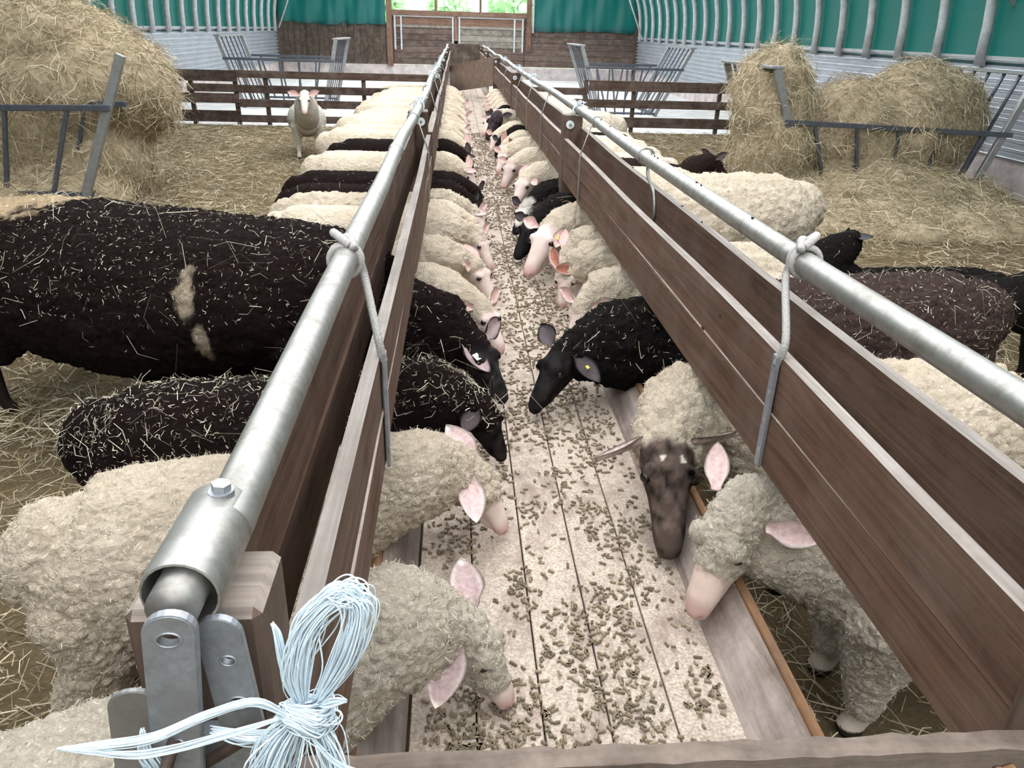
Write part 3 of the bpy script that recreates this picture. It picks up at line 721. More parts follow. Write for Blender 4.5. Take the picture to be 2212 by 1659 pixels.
# ------------------------------------------------------------------ hay feeders
def feeder(yf, depth, xl_top, xl_bot, xr_bot, xr_top, zt, zb, zrail, lab, nb=5, endbars=5, tilt=0., group=None, cap=True):
    t = thing('hay_feeder', ((xl_bot+xr_bot)/2, yf+depth/2, 0), lab, 'feeder', group)
    yb = yf+depth
    for (xt, xb, s) in ((xl_top, xl_bot, -1), (xr_top, xr_bot, 1)):
        for y in ((yf, yb) if endbars else (yf,)):
            q = MB(); q.bar((xb, y, zb), (xt, y, zt), .05, .075, up=(1, 0, .3), bev=.004); q.build('end_post', 'feeder_post', t)
        if cap: q = MB(); q.bar((xt, yf-.03, zt+.012), (xt, yb+.03, zt+.012), .13, .03, bev=.004); q.build('end_cap', 'feeder_post', t)
        for z in (zb+.03,):
            f = (z-zb)/(zt-zb); xx = xb+(xt-xb)*f
            q = MB(); q.bar((xx, yf, z), (xx, yb, z), .04, .04); q.build('end_rail', 'feeder_steel', t)
        for k in range(1, endbars+1):
            y = yf+depth*k/(endbars+1)
            q = MB(); q.bar((xb, y, zb), (xt, y, zt), .022, .035, up=(0, 1, 0)); q.build('end_bar', 'feeder_steel', t)
    zl = lambda x: zrail+tilt*(x-xl_bot)
    fr = (zrail-zb)/(zt-zb); xa = xl_bot+(xl_top-xl_bot)*fr; xb_ = xr_bot+(xr_top-xr_bot)*fr
    for y, s in ((yf-.03, 1), (yb+.03, 1)):
        q = MB(); q.bar((xa-.05, y, zl(xa)), (xb_+.05, y, zl(xb_)), .045, .05, bev=.004); q.build('side_rail', 'feeder_steel', t)
        q = MB(); q.bar((xl_bot, y, zb+.05), (xr_bot, y, zb+.05), .04, .045, bev=.003); q.build('bottom_rail', 'feeder_steel', t)
        for k in range(nb):
            u = (k+.6)/(nb+.2); x = xa+(xb_-xa)*u; x2 = xl_bot+(xr_bot-xl_bot)*(.5+(u-.5)*.98)
            q = MB(); q.bar((x, y, zl(x)-.02), (x2, y, zb+.02), .032, .032, up=(0, 1, 0)); q.build('side_bar', 'feeder_steel', t)
    return t
feeder(7.2, .30, -5.85, -5.4, -3.33, -2.80, 1.37, .16, .90, 'steel hay feeder half buried in the tall hay heap beyond the big black sheep', nb=5, tilt=.02, endbars=0, cap=False)
feeder(8.2, 1.6, 3.24, 3.72, 5.62, 6.02, 1.36, .16, .845, 'steel hay feeder holding the long low hay heap by the corrugated wall', nb=5, tilt=-.035)
feeder(17.6, 2.0, -4.88, -4.45, -2.80, -2.48, 1.36, .0, .95, 'empty steel hay feeder behind the fence and the lone white sheep', nb=5)
feeder(17.6, 2.0, 2.66, 3.15, 4.35, 5.05, 1.37, .0, .955, 'empty steel hay feeder behind the fence next to the long hay heap', nb=6)

# ------------------------------------------------------------------ voxel remesh helper (one evaluation for all blobs)
JOBS = {}
def ring_tube(pts, ra, rb, side, n=14):
    """closed organic tube: rings with lateral radius ra along `side` and rb perpendicular; rounded ends"""
    pts = [np.asarray(p, float) for p in pts]; k = len(pts); V, Fc = [], []
    def ring(c, t, a, b_):
        s = side-t*(side@t); s = s/(np.linalg.norm(s)+1e-9); u = np.cross(t, s)
        return [c+s*a*cos(2*pi*j/n)+u*b_*sin(2*pi*j/n) for j in range(n)]
    rows = []; tans = [unit(pts[min(i+1, k-1)]-pts[max(i-1, 0)]) for i in range(k)]
    r0 = min(ra[0], rb[0]); r1 = min(ra[-1], rb[-1])
    for an in (80, 50, 25):
        q = radians(an); rows.append(ring(pts[0]-tans[0]*r0*sin(q)*.8, tans[0], ra[0]*cos(q), rb[0]*cos(q)))
    for i in range(k): rows.append(ring(pts[i], tans[i], ra[i], rb[i]))
    for an in (25, 50, 80):
        q = radians(an); rows.append(ring(pts[-1]+tans[-1]*r1*sin(q)*.8, tans[-1], ra[-1]*cos(q), rb[-1]*cos(q)))
    for r in rows: V += r
    for i in range(len(rows)-1):
        for j in range(n): Fc.append([i*n+j, i*n+(j+1) % n, (i+1)*n+(j+1) % n, (i+1)*n+j])
    Fc.append(list(range(n))[::-1]); Fc.append([(len(rows)-1)*n+j for j in range(n)])
    return V, Fc
def sphere(c, r, n=10):
    c = np.asarray(c, float); r = np.asarray(r, float)*np.ones(3)
    pts = [c+V3(0, 0, 0)]
    V, Fc = [], []
    rows = n
    for i in range(rows):
        th = pi*(i+.5)/rows
        for j in range(2*n): V.append(c+r*V3(sin(th)*cos(pi*j/n), sin(th)*sin(pi*j/n), cos(th)))
    m = 2*n
    for i in range(rows-1):
        for j in range(m): Fc.append([i*m+j, (i+1)*m+j, (i+1)*m+(j+1) % m, i*m+(j+1) % m])
    Fc.append(list(range(m))); Fc.append([(rows-1)*m+j for j in range(m)][::-1])
    return V, Fc
def add_job(key, pieces, voxel):
    V, Fc = [], []
    for (v, f) in pieces:
        n0 = len(V); V += [tuple(a) for a in v]; Fc += [[n0+i for i in g] for g in f]
    me = bpy.data.meshes.new('tmp'); me.from_pydata(V, [], Fc); me.update()
    ob = bpy.data.objects.new('tmp', me); COL.objects.link(ob)
    bb = bmesh.new(); bb.from_mesh(me); bmesh.ops.recalc_face_normals(bb, faces=bb.faces[:]); bb.to_mesh(me); bb.free()
    md = ob.modifiers.new('r', 'REMESH'); md.mode = 'VOXEL'; md.voxel_size = voxel; md.use_smooth_shade = True
    JOBS[key] = ob
def run_jobs():
    dg = bpy.context.evaluated_depsgraph_get(); out = {}
    for k, ob in JOBS.items(): out[k] = bpy.data.meshes.new_from_object(ob.evaluated_get(dg))
    for ob in JOBS.values():
        me = ob.data; bpy.data.objects.remove(ob); bpy.data.meshes.remove(me)
    JOBS.clear(); return out
def mesh_np(me):
    n = len(me.vertices); co = np.empty(n*3); me.vertices.foreach_get('co', co)
    e = np.empty(len(me.edges)*2, np.int32); me.edges.foreach_get('vertices', e)
    return co.reshape(-1, 3), e.reshape(-1, 2)
def smooth_np(co, e, it, lam=.5, mu=-.52):
    n = len(co); deg = np.bincount(e.ravel(), minlength=n).astype(float)[:, None]; deg[deg == 0] = 1
    for k in range(it*2):
        s = np.zeros_like(co)
        for c in range(3):
            s[:, c] = np.bincount(e[:, 0], co[e[:, 1], c], n)+np.bincount(e[:, 1], co[e[:, 0], c], n)
        co = co+(lam if k % 2 == 0 else mu)*(s/deg-co)
    return co
def normals_np(me, co):
    me.vertices.foreach_set('co', co.ravel()); me.update()
    nn = np.empty(len(co)*3); me.vertices.foreach_get('normal', nn); return nn.reshape(-1, 3)

# ------------------------------------------------------------------ sheep
COATS = dict(
    cream=dict(wool=(.74, .63, .495), face=(.62, .50, .45), nose=(.55, .36, .33), ear_o=(.66, .56, .49), ear_i=(.62, .40, .37), leg=(.55, .47, .38)),
    grey=dict(wool=(.69, .61, .50), face=(.58, .48, .43), nose=(.5, .33, .3), ear_o=(.62, .54, .48), ear_i=(.55, .37, .34), leg=(.5, .44, .36)),
    white=dict(wool=(.66, .62, .54), face=(.70, .62, .56), nose=(.62, .40, .38), ear_o=(.68, .6, .54), ear_i=(.66, .42, .40), leg=(.60, .55, .48)),
    dark=dict(wool=(.0145, .0085, .0075), face=(.016, .013, .012), nose=(.02, .016, .016), ear_o=(.018, .014, .014), ear_i=(.05, .035, .035), leg=(.015, .01, .009)),
    black=dict(wool=(.012, .010, .009), face=(.010, .009, .009), nose=(.016, .015, .015), ear_o=(.014, .012, .013), ear_i=(.05, .038, .04), leg=(.012, .01, .009)),
    brown=dict(wool=(.075, .048, .040), face=(.03, .022, .02), nose=(.03, .024, .024), ear_o=(.03, .022, .02), ear_i=(.07, .05, .05), leg=(.03, .02, .018)),
)
SHEEP = []
def sheep(key, C, rump, poll, nose, coat='cream', w=.19, h=.68, vox=.012, rn=.115, wa=.05, zc=.595, lab='', group=None, ears=None, tag_col=None, straw=0, patches=(), lump=.022, amp=.006, fuzz=0, face=None, gaze=None, tuck=0., ear_len=.125, straw_col=1., legs=True, earcols=None, woolz=0., deep=1., ear_out=.052, big=1., mott=.15, ear_off=None, legk=1., legwool=.20):
    SHEEP.append(dict(locals()))
def build_pieces(S):
    C = V3(S['C'][0], S['C'][1], S['zc']); R = V3(*S['rump'], 0); poll = V3(*S['poll']); nose = V3(*S['nose'])
    w, h = S['w'], S['h']; k = h/.68; pcs = []; reg = []
    bd = C-R; bd[2] = 0; Lb = np.linalg.norm(bd); bd /= Lb; bl = V3(-bd[1], bd[0], 0)
    def at(t, z, lat=0.): return R+bd*Lb*(1-t)+bl*lat+V3(0, 0, z)
    # torso stations from the chest (t measured from the neck crossing) to the tail
    f0 = min(.17, .16/Lb); st = [(f0, .14*k, .155*k, .475*k), (f0+.14, w*.86, .195*k, h-.2*k), (.50, w, .212*k*S['deep'], h-.212*k*S['deep']), (.74, w*.98, .208*k*S['deep'], h-.207*k*S['deep']), (.90, w*.84, .185*k, h-.19*k), (.985, w*.52, .125*k, h-.16*k)]
    pts = [at(t, z) for t, a, b_, z in st]
    P = catmull(pts, 4); ra = np.interp(np.linspace(0, len(st)-1, len(P)), range(len(st)), [s[1] for s in st]); rb = np.interp(np.linspace(0, len(st)-1, len(P)), range(len(st)), [s[2] for s in st])
    pcs.append(ring_tube(P, ra, rb, bl, 20)); reg.append(('body', np.array(P), (ra+rb)/2))
    # neck
    sh = at(f0+.10, h-.19*k)
    d = unit(nose-poll); Lh = np.linalg.norm(nose-poll); kk = Lh/.262
    up = V3(0, 0, 1)-d*d[2]; up = unit(up) if np.linalg.norm(up) > .15 else unit(C*0+unit(poll-C)-d*(unit(poll-C)@d))
    lf = np.cross(up, d)
    pin = poll-d*.0+up*-.03*kk
    mid = (C+pin)/2+V3(0, 0, .012)
    NP = catmull([sh, C, mid, pin], 5); u = np.linspace(0, 1, len(NP))
    ra = np.interp(u, [0, .33, .67, 1], [.15*k, S['rn'], S['rn']*.93, .068*kk]); rb = np.interp(u, [0, .33, .67, 1], [.165*k, S['rn']*1.02, S['rn']*.98, .078*kk])
    nd = unit((C-sh)*V3(1, 1, 0)); nl = V3(-nd[1], nd[0], 0)
    pcs.append(ring_tube(NP, ra, rb, nl, 16)); reg.append(('neck', np.array(NP), (ra+rb)/2))
    # head
    def hp(a, b_, s=0.): return poll+(d*a+up*b_+lf*s)*kk
    hs = [(-.02, -.018, .056, .060), (.03, -.006, .061, .060), (.08, -.004, .057, .055), (.125, -.008, .045, .044), (.17, -.013, .038, .037), (.21, -.020, .0345, .034), (.24, -.028, .028, .027)]
    pcs.append(ring_tube([hp(a, b_) for a, b_, *_ in hs], [x[2]*kk for x in hs], [x[3]*kk for x in hs], lf, 14)); reg.append(('head', np.array([hp(a, b_) for a, b_, *_ in hs]), np.array([x[2]*kk for x in hs])))
    js = [(.015, -.062, .043, .048), (.08, -.062, .037, .036), (.15, -.056, .028, .027), (.205, -.048, .025, .021)]
    pcs.append(ring_tube([hp(a, b_) for a, b_, *_ in js], [x[2]*kk for x in js], [x[3]*kk for x in js], lf, 12)); reg.append(('head', np.array([hp(a, b_) for a, b_, *_ in js]), np.array([x[2]*kk for x in js])))
    for s in (-1, 1):
        pcs.append(sphere(hp(.088, .030, s*.042), .021*kk, 7))
    # legs
    if S['legs']:
        for s in (-1, 1):
            jig = .03*(random.random()-.5)
            fl = [(.30, .40*k, .10, .085*k), (.29, .27*k, .105, .052*k), (.285, .19*k, .105, .036*k), (.292, .09*k, .105, .026*k), (.28, .05, .105, .03), (.265, .02, .105, .034)]
            Q = [at((t*1.0+jig)*(1.15/Lb if Lb > 1.15 else 1.), z, s*lt*w/.19) for t, z, lt, r in fl]
            pcs.append(ring_tube(Q, [x[3]*(S['legk'] if x[1] > .08 else 1) for x in fl], [x[3]*1.1*(S['legk'] if x[1] > .08 else 1) for x in fl], bl, 10)); reg.append(('leg', np.array(Q), np.array([x[3] for x in fl])))
            hl = [(.87, .42*k, .09, .115*k), (.850, .30*k, .105, .082*k), (.905, .215*k, .115, .046*k), (.945, .185*k, .11, .034*k), (.935, .09*k, .11, .026*k), (.925, .05, .11, .03), (.91, .02, .11, .034)]
            Q = [at(t+jig, z, s*lt*w/.19) for t, z, lt, r in hl]
            pcs.append(ring_tube(Q, [x[3]*.85*(S['legk'] if x[1] < .25 and x[1] > .08 else 1) for x in hl], [x[3]*(S['legk'] if x[1] < .25 and x[1] > .08 else 1) for x in hl], bl, 10)); reg.append(('leg', np.array(Q), np.array([x[3] for x in hl])))
    Q = [at(.985, h-.12*k), at(1.02, h-.18*k), at(1.03, h-.30*k)]
    pcs.append(ring_tube(Q, [.045, .04, .028], [.04, .035, .025], bl, 8)); reg.append(('body', np.array(Q), np.array([.045, .04, .028])))
    S.update(reg=reg, frame=(poll, d, up, lf, kk), base=V3(*(R+bd*Lb*.5)[:2], 0), bd=bd)
    return pcs
def seg_dist(p, P, r):
    best = np.full(len(p), 9.)
    for i in range(len(P)-1):
        a, b_ = P[i], P[i+1]; ab = b_-a; t = np.clip(((p-a)@ab)/(ab@ab+1e-9), 0, 1)
        dd = np.linalg.norm(p-(a+t[:, None]*ab), axis=1); rr = r[i]+(r[i+1]-r[i])*t
        best = np.minimum(best, dd/rr)
    return best
def sstep(a, b_, x):
    t = np.clip((x-a)/(b_-a), 0, 1); return t*t*(3-2*t)
def ear_mesh(name, root, e, nrm, L, W, co, ci, parent, seed=0, rimc=None, cup=.35, mo=.15):
    """cupped leaf-shaped ear with thickness; outer coat colour and pink inside as vertex colours"""
    e = unit(e); nrm = np.asarray(nrm, float); nrm = unit(nrm-e*(nrm@e)); s = np.cross(nrm, e); nu, nv = 14, 8
    V, cols = [], []
    rg2 = np.random.default_rng(seed)
    for layer in (0, 1):
        for i in range(nu+1):
            u = i/nu; wd = W*(.42+.58*sstep(0, .42, u))*(max(0., 1-max(0, (u-.46)/.54)**1.75))**.85
            curl = .10*L*sin(u*pi*.9)
            for j in range(nv+1):
                v = 2*j/nv-1; thick = .0028*(1-abs(v)**4)*(1 if layer == 0 else -1)
                roll = cup*W*(v*v)*(1-.45*u)*1.5
                p = root+e*L*u+s*wd*v*(1-.10*(1-u))+nrm*(roll-curl*.25+thick)
                V.append(p)
                rimm = sstep(.66, .92, abs(v)) if i < nu else 1.; rimm = max(rimm, sstep(.86, .97, u))
                mott = 1+mo*(2*rg2.random()-1)
                if layer == 0: c = np.array(ci)*mott*(1-rimm)+np.array(rimc if rimc is not None else co)*rimm
                else: c = np.array(co)*(1+mo*.6*(2*rg2.random()-1))
                cols.append(c)
    V = np.array(V); m = (nu+1)*(nv+1); Fc = []
    for i in range(nu):
        for j in range(nv):
            a = i*(nv+1)+j; f = [a, a+1, a+nv+2, a+nv+1]; Fc.append(f); Fc.append([m+x for x in f[::-1]])
    bord = [i*(nv+1) for i in range(nu+1)]+[nu*(nv+1)+j for j in range(1, nv+1)]+[i*(nv+1)+nv for i in range(nu-1, -1, -1)]
    for a, b_ in zip(bord[:-1], bord[1:]): Fc.append([b_, a, m+a, m+b_])
    me = bpy.data.meshes.new(name); o0 = np.array(parent.location); me.from_pydata((V-o0).tolist(), [], Fc)
    ca = me.color_attributes.new('col', 'FLOAT_COLOR', 'POINT'); cc = np.ones((len(V), 4)); cc[:, :3] = cols; ca.data.foreach_set('color', cc.ravel())
    me.materials.append(MATS['ear_skin']); me.polygons.foreach_set('use_smooth', [True]*len(Fc)); me.update()
    ob = bpy.data.objects.new(name, me); COL.objects.link(ob); ob.parent = parent; return ob
def finish_sheep(S, me, idx):
    me.name = 'sheep_body'
    co, e = mesh_np(me); co = smooth_np(co, e, 5 if S['vox'] < .012 else 3)
    poll, d, up, lf, kk = S['frame']; coat = dict(COATS[S['coat']])
    if S['face'] is not None:
        coat['face'] = S['face']
        if sum(S['face']) < .4: coat['nose'] = tuple(1.1*q for q in S['face'])
    dist = {}
    for (nm, P, r) in S['reg']:
        dd = seg_dist(co, P, r); dist[nm] = np.minimum(dist.get(nm, 9.), dd)
    rel = co-poll; a = rel@d/kk; b_ = rel@up/kk; s = rel@lf/kk
    hd = dist['head']; other = np.minimum(dist['body'], dist['neck']); leg = dist.get('leg', np.full(len(co), 9.))
    nz = fbm(co*45, idx)
    is_head = (hd < other*1.05) & (a > -.03)
    wl = 1-sstep(S['wa']-.014, S['wa']+.014, a+(nz-.5)*.03+.25*np.maximum(0, -b_-.03))
    wool = np.where(is_head, wl, 1.)
    lz = S['legwool']*S['h']/.68
    wool = np.where((leg < other) & ~is_head, sstep(lz*.75, lz*1.15, co[:, 2]+(nz-.5)*.04), wool)
    nn = normals_np(me, co)
    F1, F2 = worley((co+.012*(np.stack([vnoise(co*50, idx+q) for q in range(3)], 1)-.5))/S['lump'], idx)
    bulge = np.clip((F2-F1)*1.6, 0, 1)**.55
    G1, G2 = worley(co/(S['lump']*3.2)+7.3, idx+3)
    big = np.clip((G2-G1)*1.3, 0, 1)**.6
    disp = wool*(.006+S['amp']*1.3*(bulge-.45)+S['amp']*S['big']*(big-.5)+.010*(fbm(co*14, idx+9)-.5))
    co2 = co+nn*disp[:, None]
    # nostrils and mouth as small dents, eyes seated in the brow
    for sg in (-1, 1):
        q = np.sqrt((a-.250)**2+(b_+.020)**2*1.3+(s-sg*.017)**2); co2 -= nn*((1-sstep(.002, .010, q))*.010*kk)[:, None]*(is_head[:, None])
    mouth = np.exp(-((b_+.046+.08*(a-.25))/.0035)**2)*(a > .19)*is_head
    co2 -= nn*(mouth*.003)[:, None]
    cols = np.tile(np.array(coat['wool']), (len(co), 1))
    fcol = np.array(coat['face'])*(1+(fbm(co*np.array([55, 28, 40]), idx+50, 4)[:, None]-.5)*(3.4 if sum(coat['face']) < .4 else .35))
    nf = sstep(.205, .245, a)[:, None]; fcol = fcol*(1-nf)+np.array(coat['nose'])*nf
    hm = (is_head*(1-wool))[:, None]
    cols = cols*(1-hm)+fcol*hm
    lm = ((leg < other) & ~is_head)*(1-wool); cols = cols*(1-lm[:, None])+np.array(coat['leg'])*lm[:, None]
    hoof = ((co[:, 2] < .035) & (leg < other))[:, None]; cols = np.where(hoof, np.array([.03, .025, .02]), cols)
    for sg in (-1, 1):
        q = np.sqrt((a-.250)**2+(b_+.020)**2*1.3+(s-sg*.017)**2); mk = ((1-sstep(.004, .010, q))*is_head)[:, None]; cols = cols*(1-mk)+np.array(coat['nose'])*.7*mk
    for (pc, pr, pcol) in S['patches']:
        q = np.linalg.norm((co-np.array(pc))/np.array(pr), axis=1)+(fbm(co*18, idx+21)-.5)*(.9 if max(pr) > .02 else 0)
        mk = (1-sstep(.85, 1.05, q))[:, None]; cols = cols*(1-mk)+np.array(pcol)*mk
    root = thing('sheep', tuple(S['base']), S['lab'], 'sheep', S['group'])
    o0 = S['base']
    me.vertices.foreach_set('co', (co2-o0).ravel())
    ca = me.color_attributes.new('coat', 'FLOAT_COLOR', 'POINT'); cc = np.ones((len(co), 4)); cc[:, :3] = cols; ca.data.foreach_set('color', cc.ravel())
    wa = me.attributes.new('wool', 'FLOAT', 'POINT'); wa.data.foreach_set('value', wool.astype(np.float32))
    me.materials.clear(); me.materials.append(MATS['fleece' if S['vox'] < .0155 else 'fleece_far'])
    me.polygons.foreach_set('use_smooth', [True]*len(me.polygons)); me.polygons.foreach_set('material_index', [0]*len(me.polygons)); me.update()
    ob = bpy.data.objects.new('body', me); COL.objects.link(ob); ob.parent = root
    # eyes
    if S['vox'] < .025:
        for sg in (-1, 1):
            c = poll+(d*.098+up*.024+lf*sg*.051)*kk
            q = MB(); v, f = sphere(c, .0135*kk, 7); q.v = [tuple(x) for x in v]; q.f = f; q.m = [0]*len(f); q.build('eye', 'eye_dark', root, smooth=True)
    # ears
    for i, sg in enumerate((-1, 1)):
        rt = poll+(d*.004+up*.012+lf*sg*S['ear_out'])*kk
        if S['ear_off']: rt = rt+np.array(S['ear_off'][i])
        ed = lf*sg*.9-d*.35-up*.12; en_ = up*.75+d*.55
        if S['ears'] is not None and S['ears'][i] is not None:
            ee = S['ears'][i]; ed = np.array(ee[0], float); en_ = np.array(ee[1], float)
        ec = S['earcols'] or (coat['ear_o'], coat['ear_i'], None)
        eo = ear_mesh('ear', rt, ed, en_, S['ear_len'], S['ear_len']*.27, ec[0], ec[1], root, idx*2+i, ec[2], mo=S['mott'])
        if S['tag_col'] and S['tag_col'][0] == i:
            c = rt+unit(ed)*S['ear_len']*.5; nq = unit(en_-unit(ed)*(np.array(en_)@unit(ed)))
            q = MB(); sc_ = S['tag_col'][2]
            q.box(c+nq*.015, (sc_*.8, sc_, .003), (np.cross(unit(ed), nq), unit(ed), nq), bev=.0012); q.tube([c-nq*.004, c+nq*.019], sc_*.16, 8); q.build('ear_tag', S['tag_col'][1], root)
    # straw caught in the fleece, and loose fibres
    nn = normals_np(me, co2-o0); rg3 = np.random.default_rng(100+idx)
    if S['straw']:
        n = S['straw']; cand = np.where((wool > .8) & (nn[:, 2] > .05) & (co[:, 2] > .35))[0]; pk = rg3.choice(cand, n)
        tg = rg3.normal(size=(n, 3)); tg -= nn[pk]*(tg*nn[pk]).sum(1)[:, None]; tg /= np.linalg.norm(tg, axis=1)[:, None]
        u_ = rg3.random(n); ln = np.where(u_ < .025, rg3.uniform(.08, .19, n), np.where(u_ < .16, rg3.uniform(.025, .07, n), rg3.uniform(.004, .018, n))); dr = tg+nn[pk]*rg3.uniform(-.03, .18, (n, 1))
        strands_mesh('straw_bits', co2[pk]+nn[pk]*.006, dr, ln, .0017, np.array([[.72, .64, .48]])*(rg3.uniform(.12, 1.15, (n, 1)))*S['straw_col'], 'straw_strand', .9, root, rng=rg3)
    if S['fuzz']:
        n = S['fuzz']; cand = np.where((wool > .6) & (nn[:, 2] > -.35))[0]; pk = rg3.choice(cand, n)
        tg = rg3.normal(size=(n, 3)); dr = nn[pk]*.75+tg*.55
        strands_mesh('loose_fleece', co2[pk]-nn[pk]*.003, dr, rg3.uniform(.006, .015, n), .0009, cols[pk]*rg3.uniform(.85, 1.2, (n, 1)), 'tuft', 1.3, root, rng=rg3)
    return root

UPC = (0, -.35, 1)                     # ear openings turned up and towards the open hall end
LX, RX = -.17, .71
# ---- twine-side row, near to far
sheep('a1', (LX, 1.13), (-1.05, .70), (.005, 1.215, .55), (.125, 1.17, .375), 'grey', w=.18, h=.60, vox=.0066, wa=.19, lump=.022, amp=.009, big=.45, fuzz=9000,
      ears=(((-.06, -.2, -.06), UPC), ((-.03, .2, .02), (.1, -.5, 1))), ear_len=.15, earcols=((.62, .55, .49), (.36, .26, .25), (.72, .64, .58)),
      lab='pale woolly sheep, mottled ears spread wide, nosing feed beside the twine bow')
sheep('a2', (LX, 1.68), (-.95, 1.50), (.03, 1.80, .565), (.150, 1.765, .385), 'cream', w=.215, h=.70, legk=1.5, legwool=.12, vox=.0070, wa=.135, lump=.022, amp=.009, big=.4, fuzz=11000,
      ears=(((.03, -.2, -.10), (.15, -.5, 1)), ((-.10, .13, .06), (.2, -.8, .6))), ear_len=.145, earcols=((.64, .56, .5), (.56, .41, .39), (.74, .66, .62)),
      lab='cream sheep, one pink ear hanging and one raised, its hind leg in full view')
sheep('a3', (LX, 2.18), (-1.10, 2.10), (.07, 2.19, .565), (.165, 2.14, .39), 'dark', w=.20, h=.66, vox=.0105, wa=.09, amp=.005, straw=3200, fuzz=4000,
      ears=(((-.05, -.14, -.03), (0, -.6, .8)), None), lab='small dark brown sheep thickly strewn with straw along its back')
sheep('a4', (LX, 2.82), (-2.12, 3.60), (.05, 2.68, .585), (.190, 2.53, .415), 'dark', w=.46, h=.94, deep=1.2, vox=.0145, rn=.16, wa=.05, amp=.012, lump=.036, straw=3600, fuzz=8000,
      patches=(((-2.0, 3.72, .86), (.46, .50, .34), (.50, .38, .24)), ((-.98, 2.78, .70), (.045, .10, .12), (.42, .34, .25)), ((-.92, 2.74, .58), (.04, .10, .09), (.42, .34, .25))),
      ears=(((.13, -.13, -.10), (.3, -.5, 1)), None), tag_col=(0, 'ear_tag_white', .030), earcols=((.02, .018, .02), (.34, .25, .24), (.03, .026, .03)), ear_len=.16,
      face=(.02, .017, .017), lab='huge black-brown sheep with a cream rump and a pale streak on its flank')
sheep('a5', (LX, 3.26), (-.80, 3.52), (.09, 3.12, .58), (.205, 3.0, .41), 'cream', w=.14, h=.58, vox=.014, wa=.06, lab='cream sheep squeezed in behind the neck of the huge black-brown one')
sheep('a6', (LX, 3.74), (-1.08, 3.88), (.075, 3.72, .585), (.205, 3.62, .415), 'cream', w=.17, h=.65, vox=.0125, wa=.055, lump=.03, amp=.013,
      ears=(((-.02, -.10, .03), (.5, -.8, .3)), ((-.09, .09, .08), (.3, -.8, .5))), lab='cream sheep with cupped pink ears and a dark eye showing in profile')
sheep('a7', (LX, 4.30), (-1.10, 4.30), (.10, 4.32, .585), (.215, 4.22, .415), 'cream', w=.18, h=.67, vox=.0135, wa=.07, lump=.03, amp=.013, lab='cream sheep with a crinkled neck between a profile-eyed one and a half-hidden one')
sheep('a8', (LX, 4.62), (-1.12, 4.66), (.07, 4.66, .585), (.20, 4.6, .42), 'cream', w=.165, h=.67, vox=.016, lab='cream sheep almost hidden between two crinkle-necked ones')
sheep('a9', (LX, 4.95), (-1.14, 4.99), (.10, 4.98, .575), (.21, 4.86, .415), 'cream', w=.17, h=.68, vox=.015, amp=.013, ears=(((.17, -.02, -.01), (0, -.6, .8)), None), lab='cream sheep with one pink ear held straight forward, next to a dark pair')
sheep('a10', (LX, 5.30), (-1.18, 5.36), (.09, 5.30, .58), (.21, 5.22, .415), 'dark', w=.165, h=.67, vox=.017, straw=120, patches=(((.13, 5.25, .52), (.02, .05, .05), (.5, .42, .34)),), lab='dark sheep of the side-by-side pair, with a white cheek blaze')
sheep('a11', (LX, 5.64), (-1.20, 5.70), (.12, 5.68, .585), (.21, 5.6, .415), 'dark', w=.165, h=.70, vox=.017, straw=140, lab='plain dark sheep of the side-by-side pair, farther from the twine')
LROW = [(6.62, 'cream', 'cream sheep with a pink ear out, between two dark backs', .21, -1.22), (7.40, 'dark', 'single dark sheep with a pointed black ear between cream backs', .20, -1.14), (8.10, 'cream', 'cream sheep with upright reddish ear next to the single dark one', .20, -1.36)]
for i, (y, ct, lb, w_, rx) in enumerate(LROW):
    sheep('b%d' % i, (LX, y), (rx, y+.05+.1*(i == 2)), (.08, y-.03, .57), (.18, y-.14, .415), ct, w=w_, h=.70, vox=.019, straw=60 if ct == 'dark' else 0, ears=(((.14, -.05, 0), (0, -.6, .8)), ((-.02, .05, .12), (0, -1, .2))), lab=lb)
PALE = 'cream sheep in the even row of pale backs beyond the single dark one'
for i, y in enumerate((8.62, 9.08, 9.55, 10.1, 10.65, 11.2, 11.8, 12.4, 13.0, 13.55, 14.1, 14.6)):
    sheep('c%d' % i, (LX, y), (-1.30+.06*sin(i*2), y+.05*sin(i*3)), (.07+.03*sin(i*1.7), y-.02, .57), (.17+.05*sin(i*2.3), y-.1, .42), 'cream', w=.19, h=.70+.02*sin(i*1.3), vox=.026, lab=PALE, group='pale row beyond the single dark sheep')
# ---- other row, near to far
sheep('r1', (.80, 1.50), (1.66, 1.46), (.675, 1.485, .640), (.540, 1.390, .398), 'grey', w=.19, h=.64, deep=1.12, legk=1.55, legwool=.10, vox=.0068, wa=.15, rn=.112, lump=.02, amp=.008, big=.5, ear_out=.064, fuzz=9000, zc=.53,
      ear_off=((0, .0, .012), (-.01, -.02, .0)), ears=(((.02, .10, .11), (-.4, -.7, .5)), ((.16, -.05, -.02), (-.2, -.8, .5))), ear_len=.12, face=(.60, .47, .41), earcols=((.66, .56, .52), (.60, .43, .41), (.7, .6, .56)),
      lab='pale curly-headed lamb with a bare pinkish muzzle, leaning over the trough side')
sheep('r2', (RX+.02, 2.10), (1.85, 2.05), (.595, 1.885, .585), (.555, 1.60, .42), 'cream', w=.26, h=.74, vox=.0105, wa=.012, rn=.135, lump=.038, amp=.014, fuzz=9000,
      mott=.6, ears=(((-.2, -.04, -.06), (0, .45, .9)), ((.15, .03, .02), (0, .45, .9))), patches=(((.558, 1.790, .615), (.010, .011, .03), (.55, .48, .42)), ((.618, 1.785, .615), (.012, .013, .03), (.6, .53, .46))), face=(.062, .045, .037), earcols=((.36, .28, .25), (.32, .24, .22), (.3, .22, .2)), ear_len=.15, straw=90,
      lab='cream-fleeced sheep with a dark brown face and freckled ears')
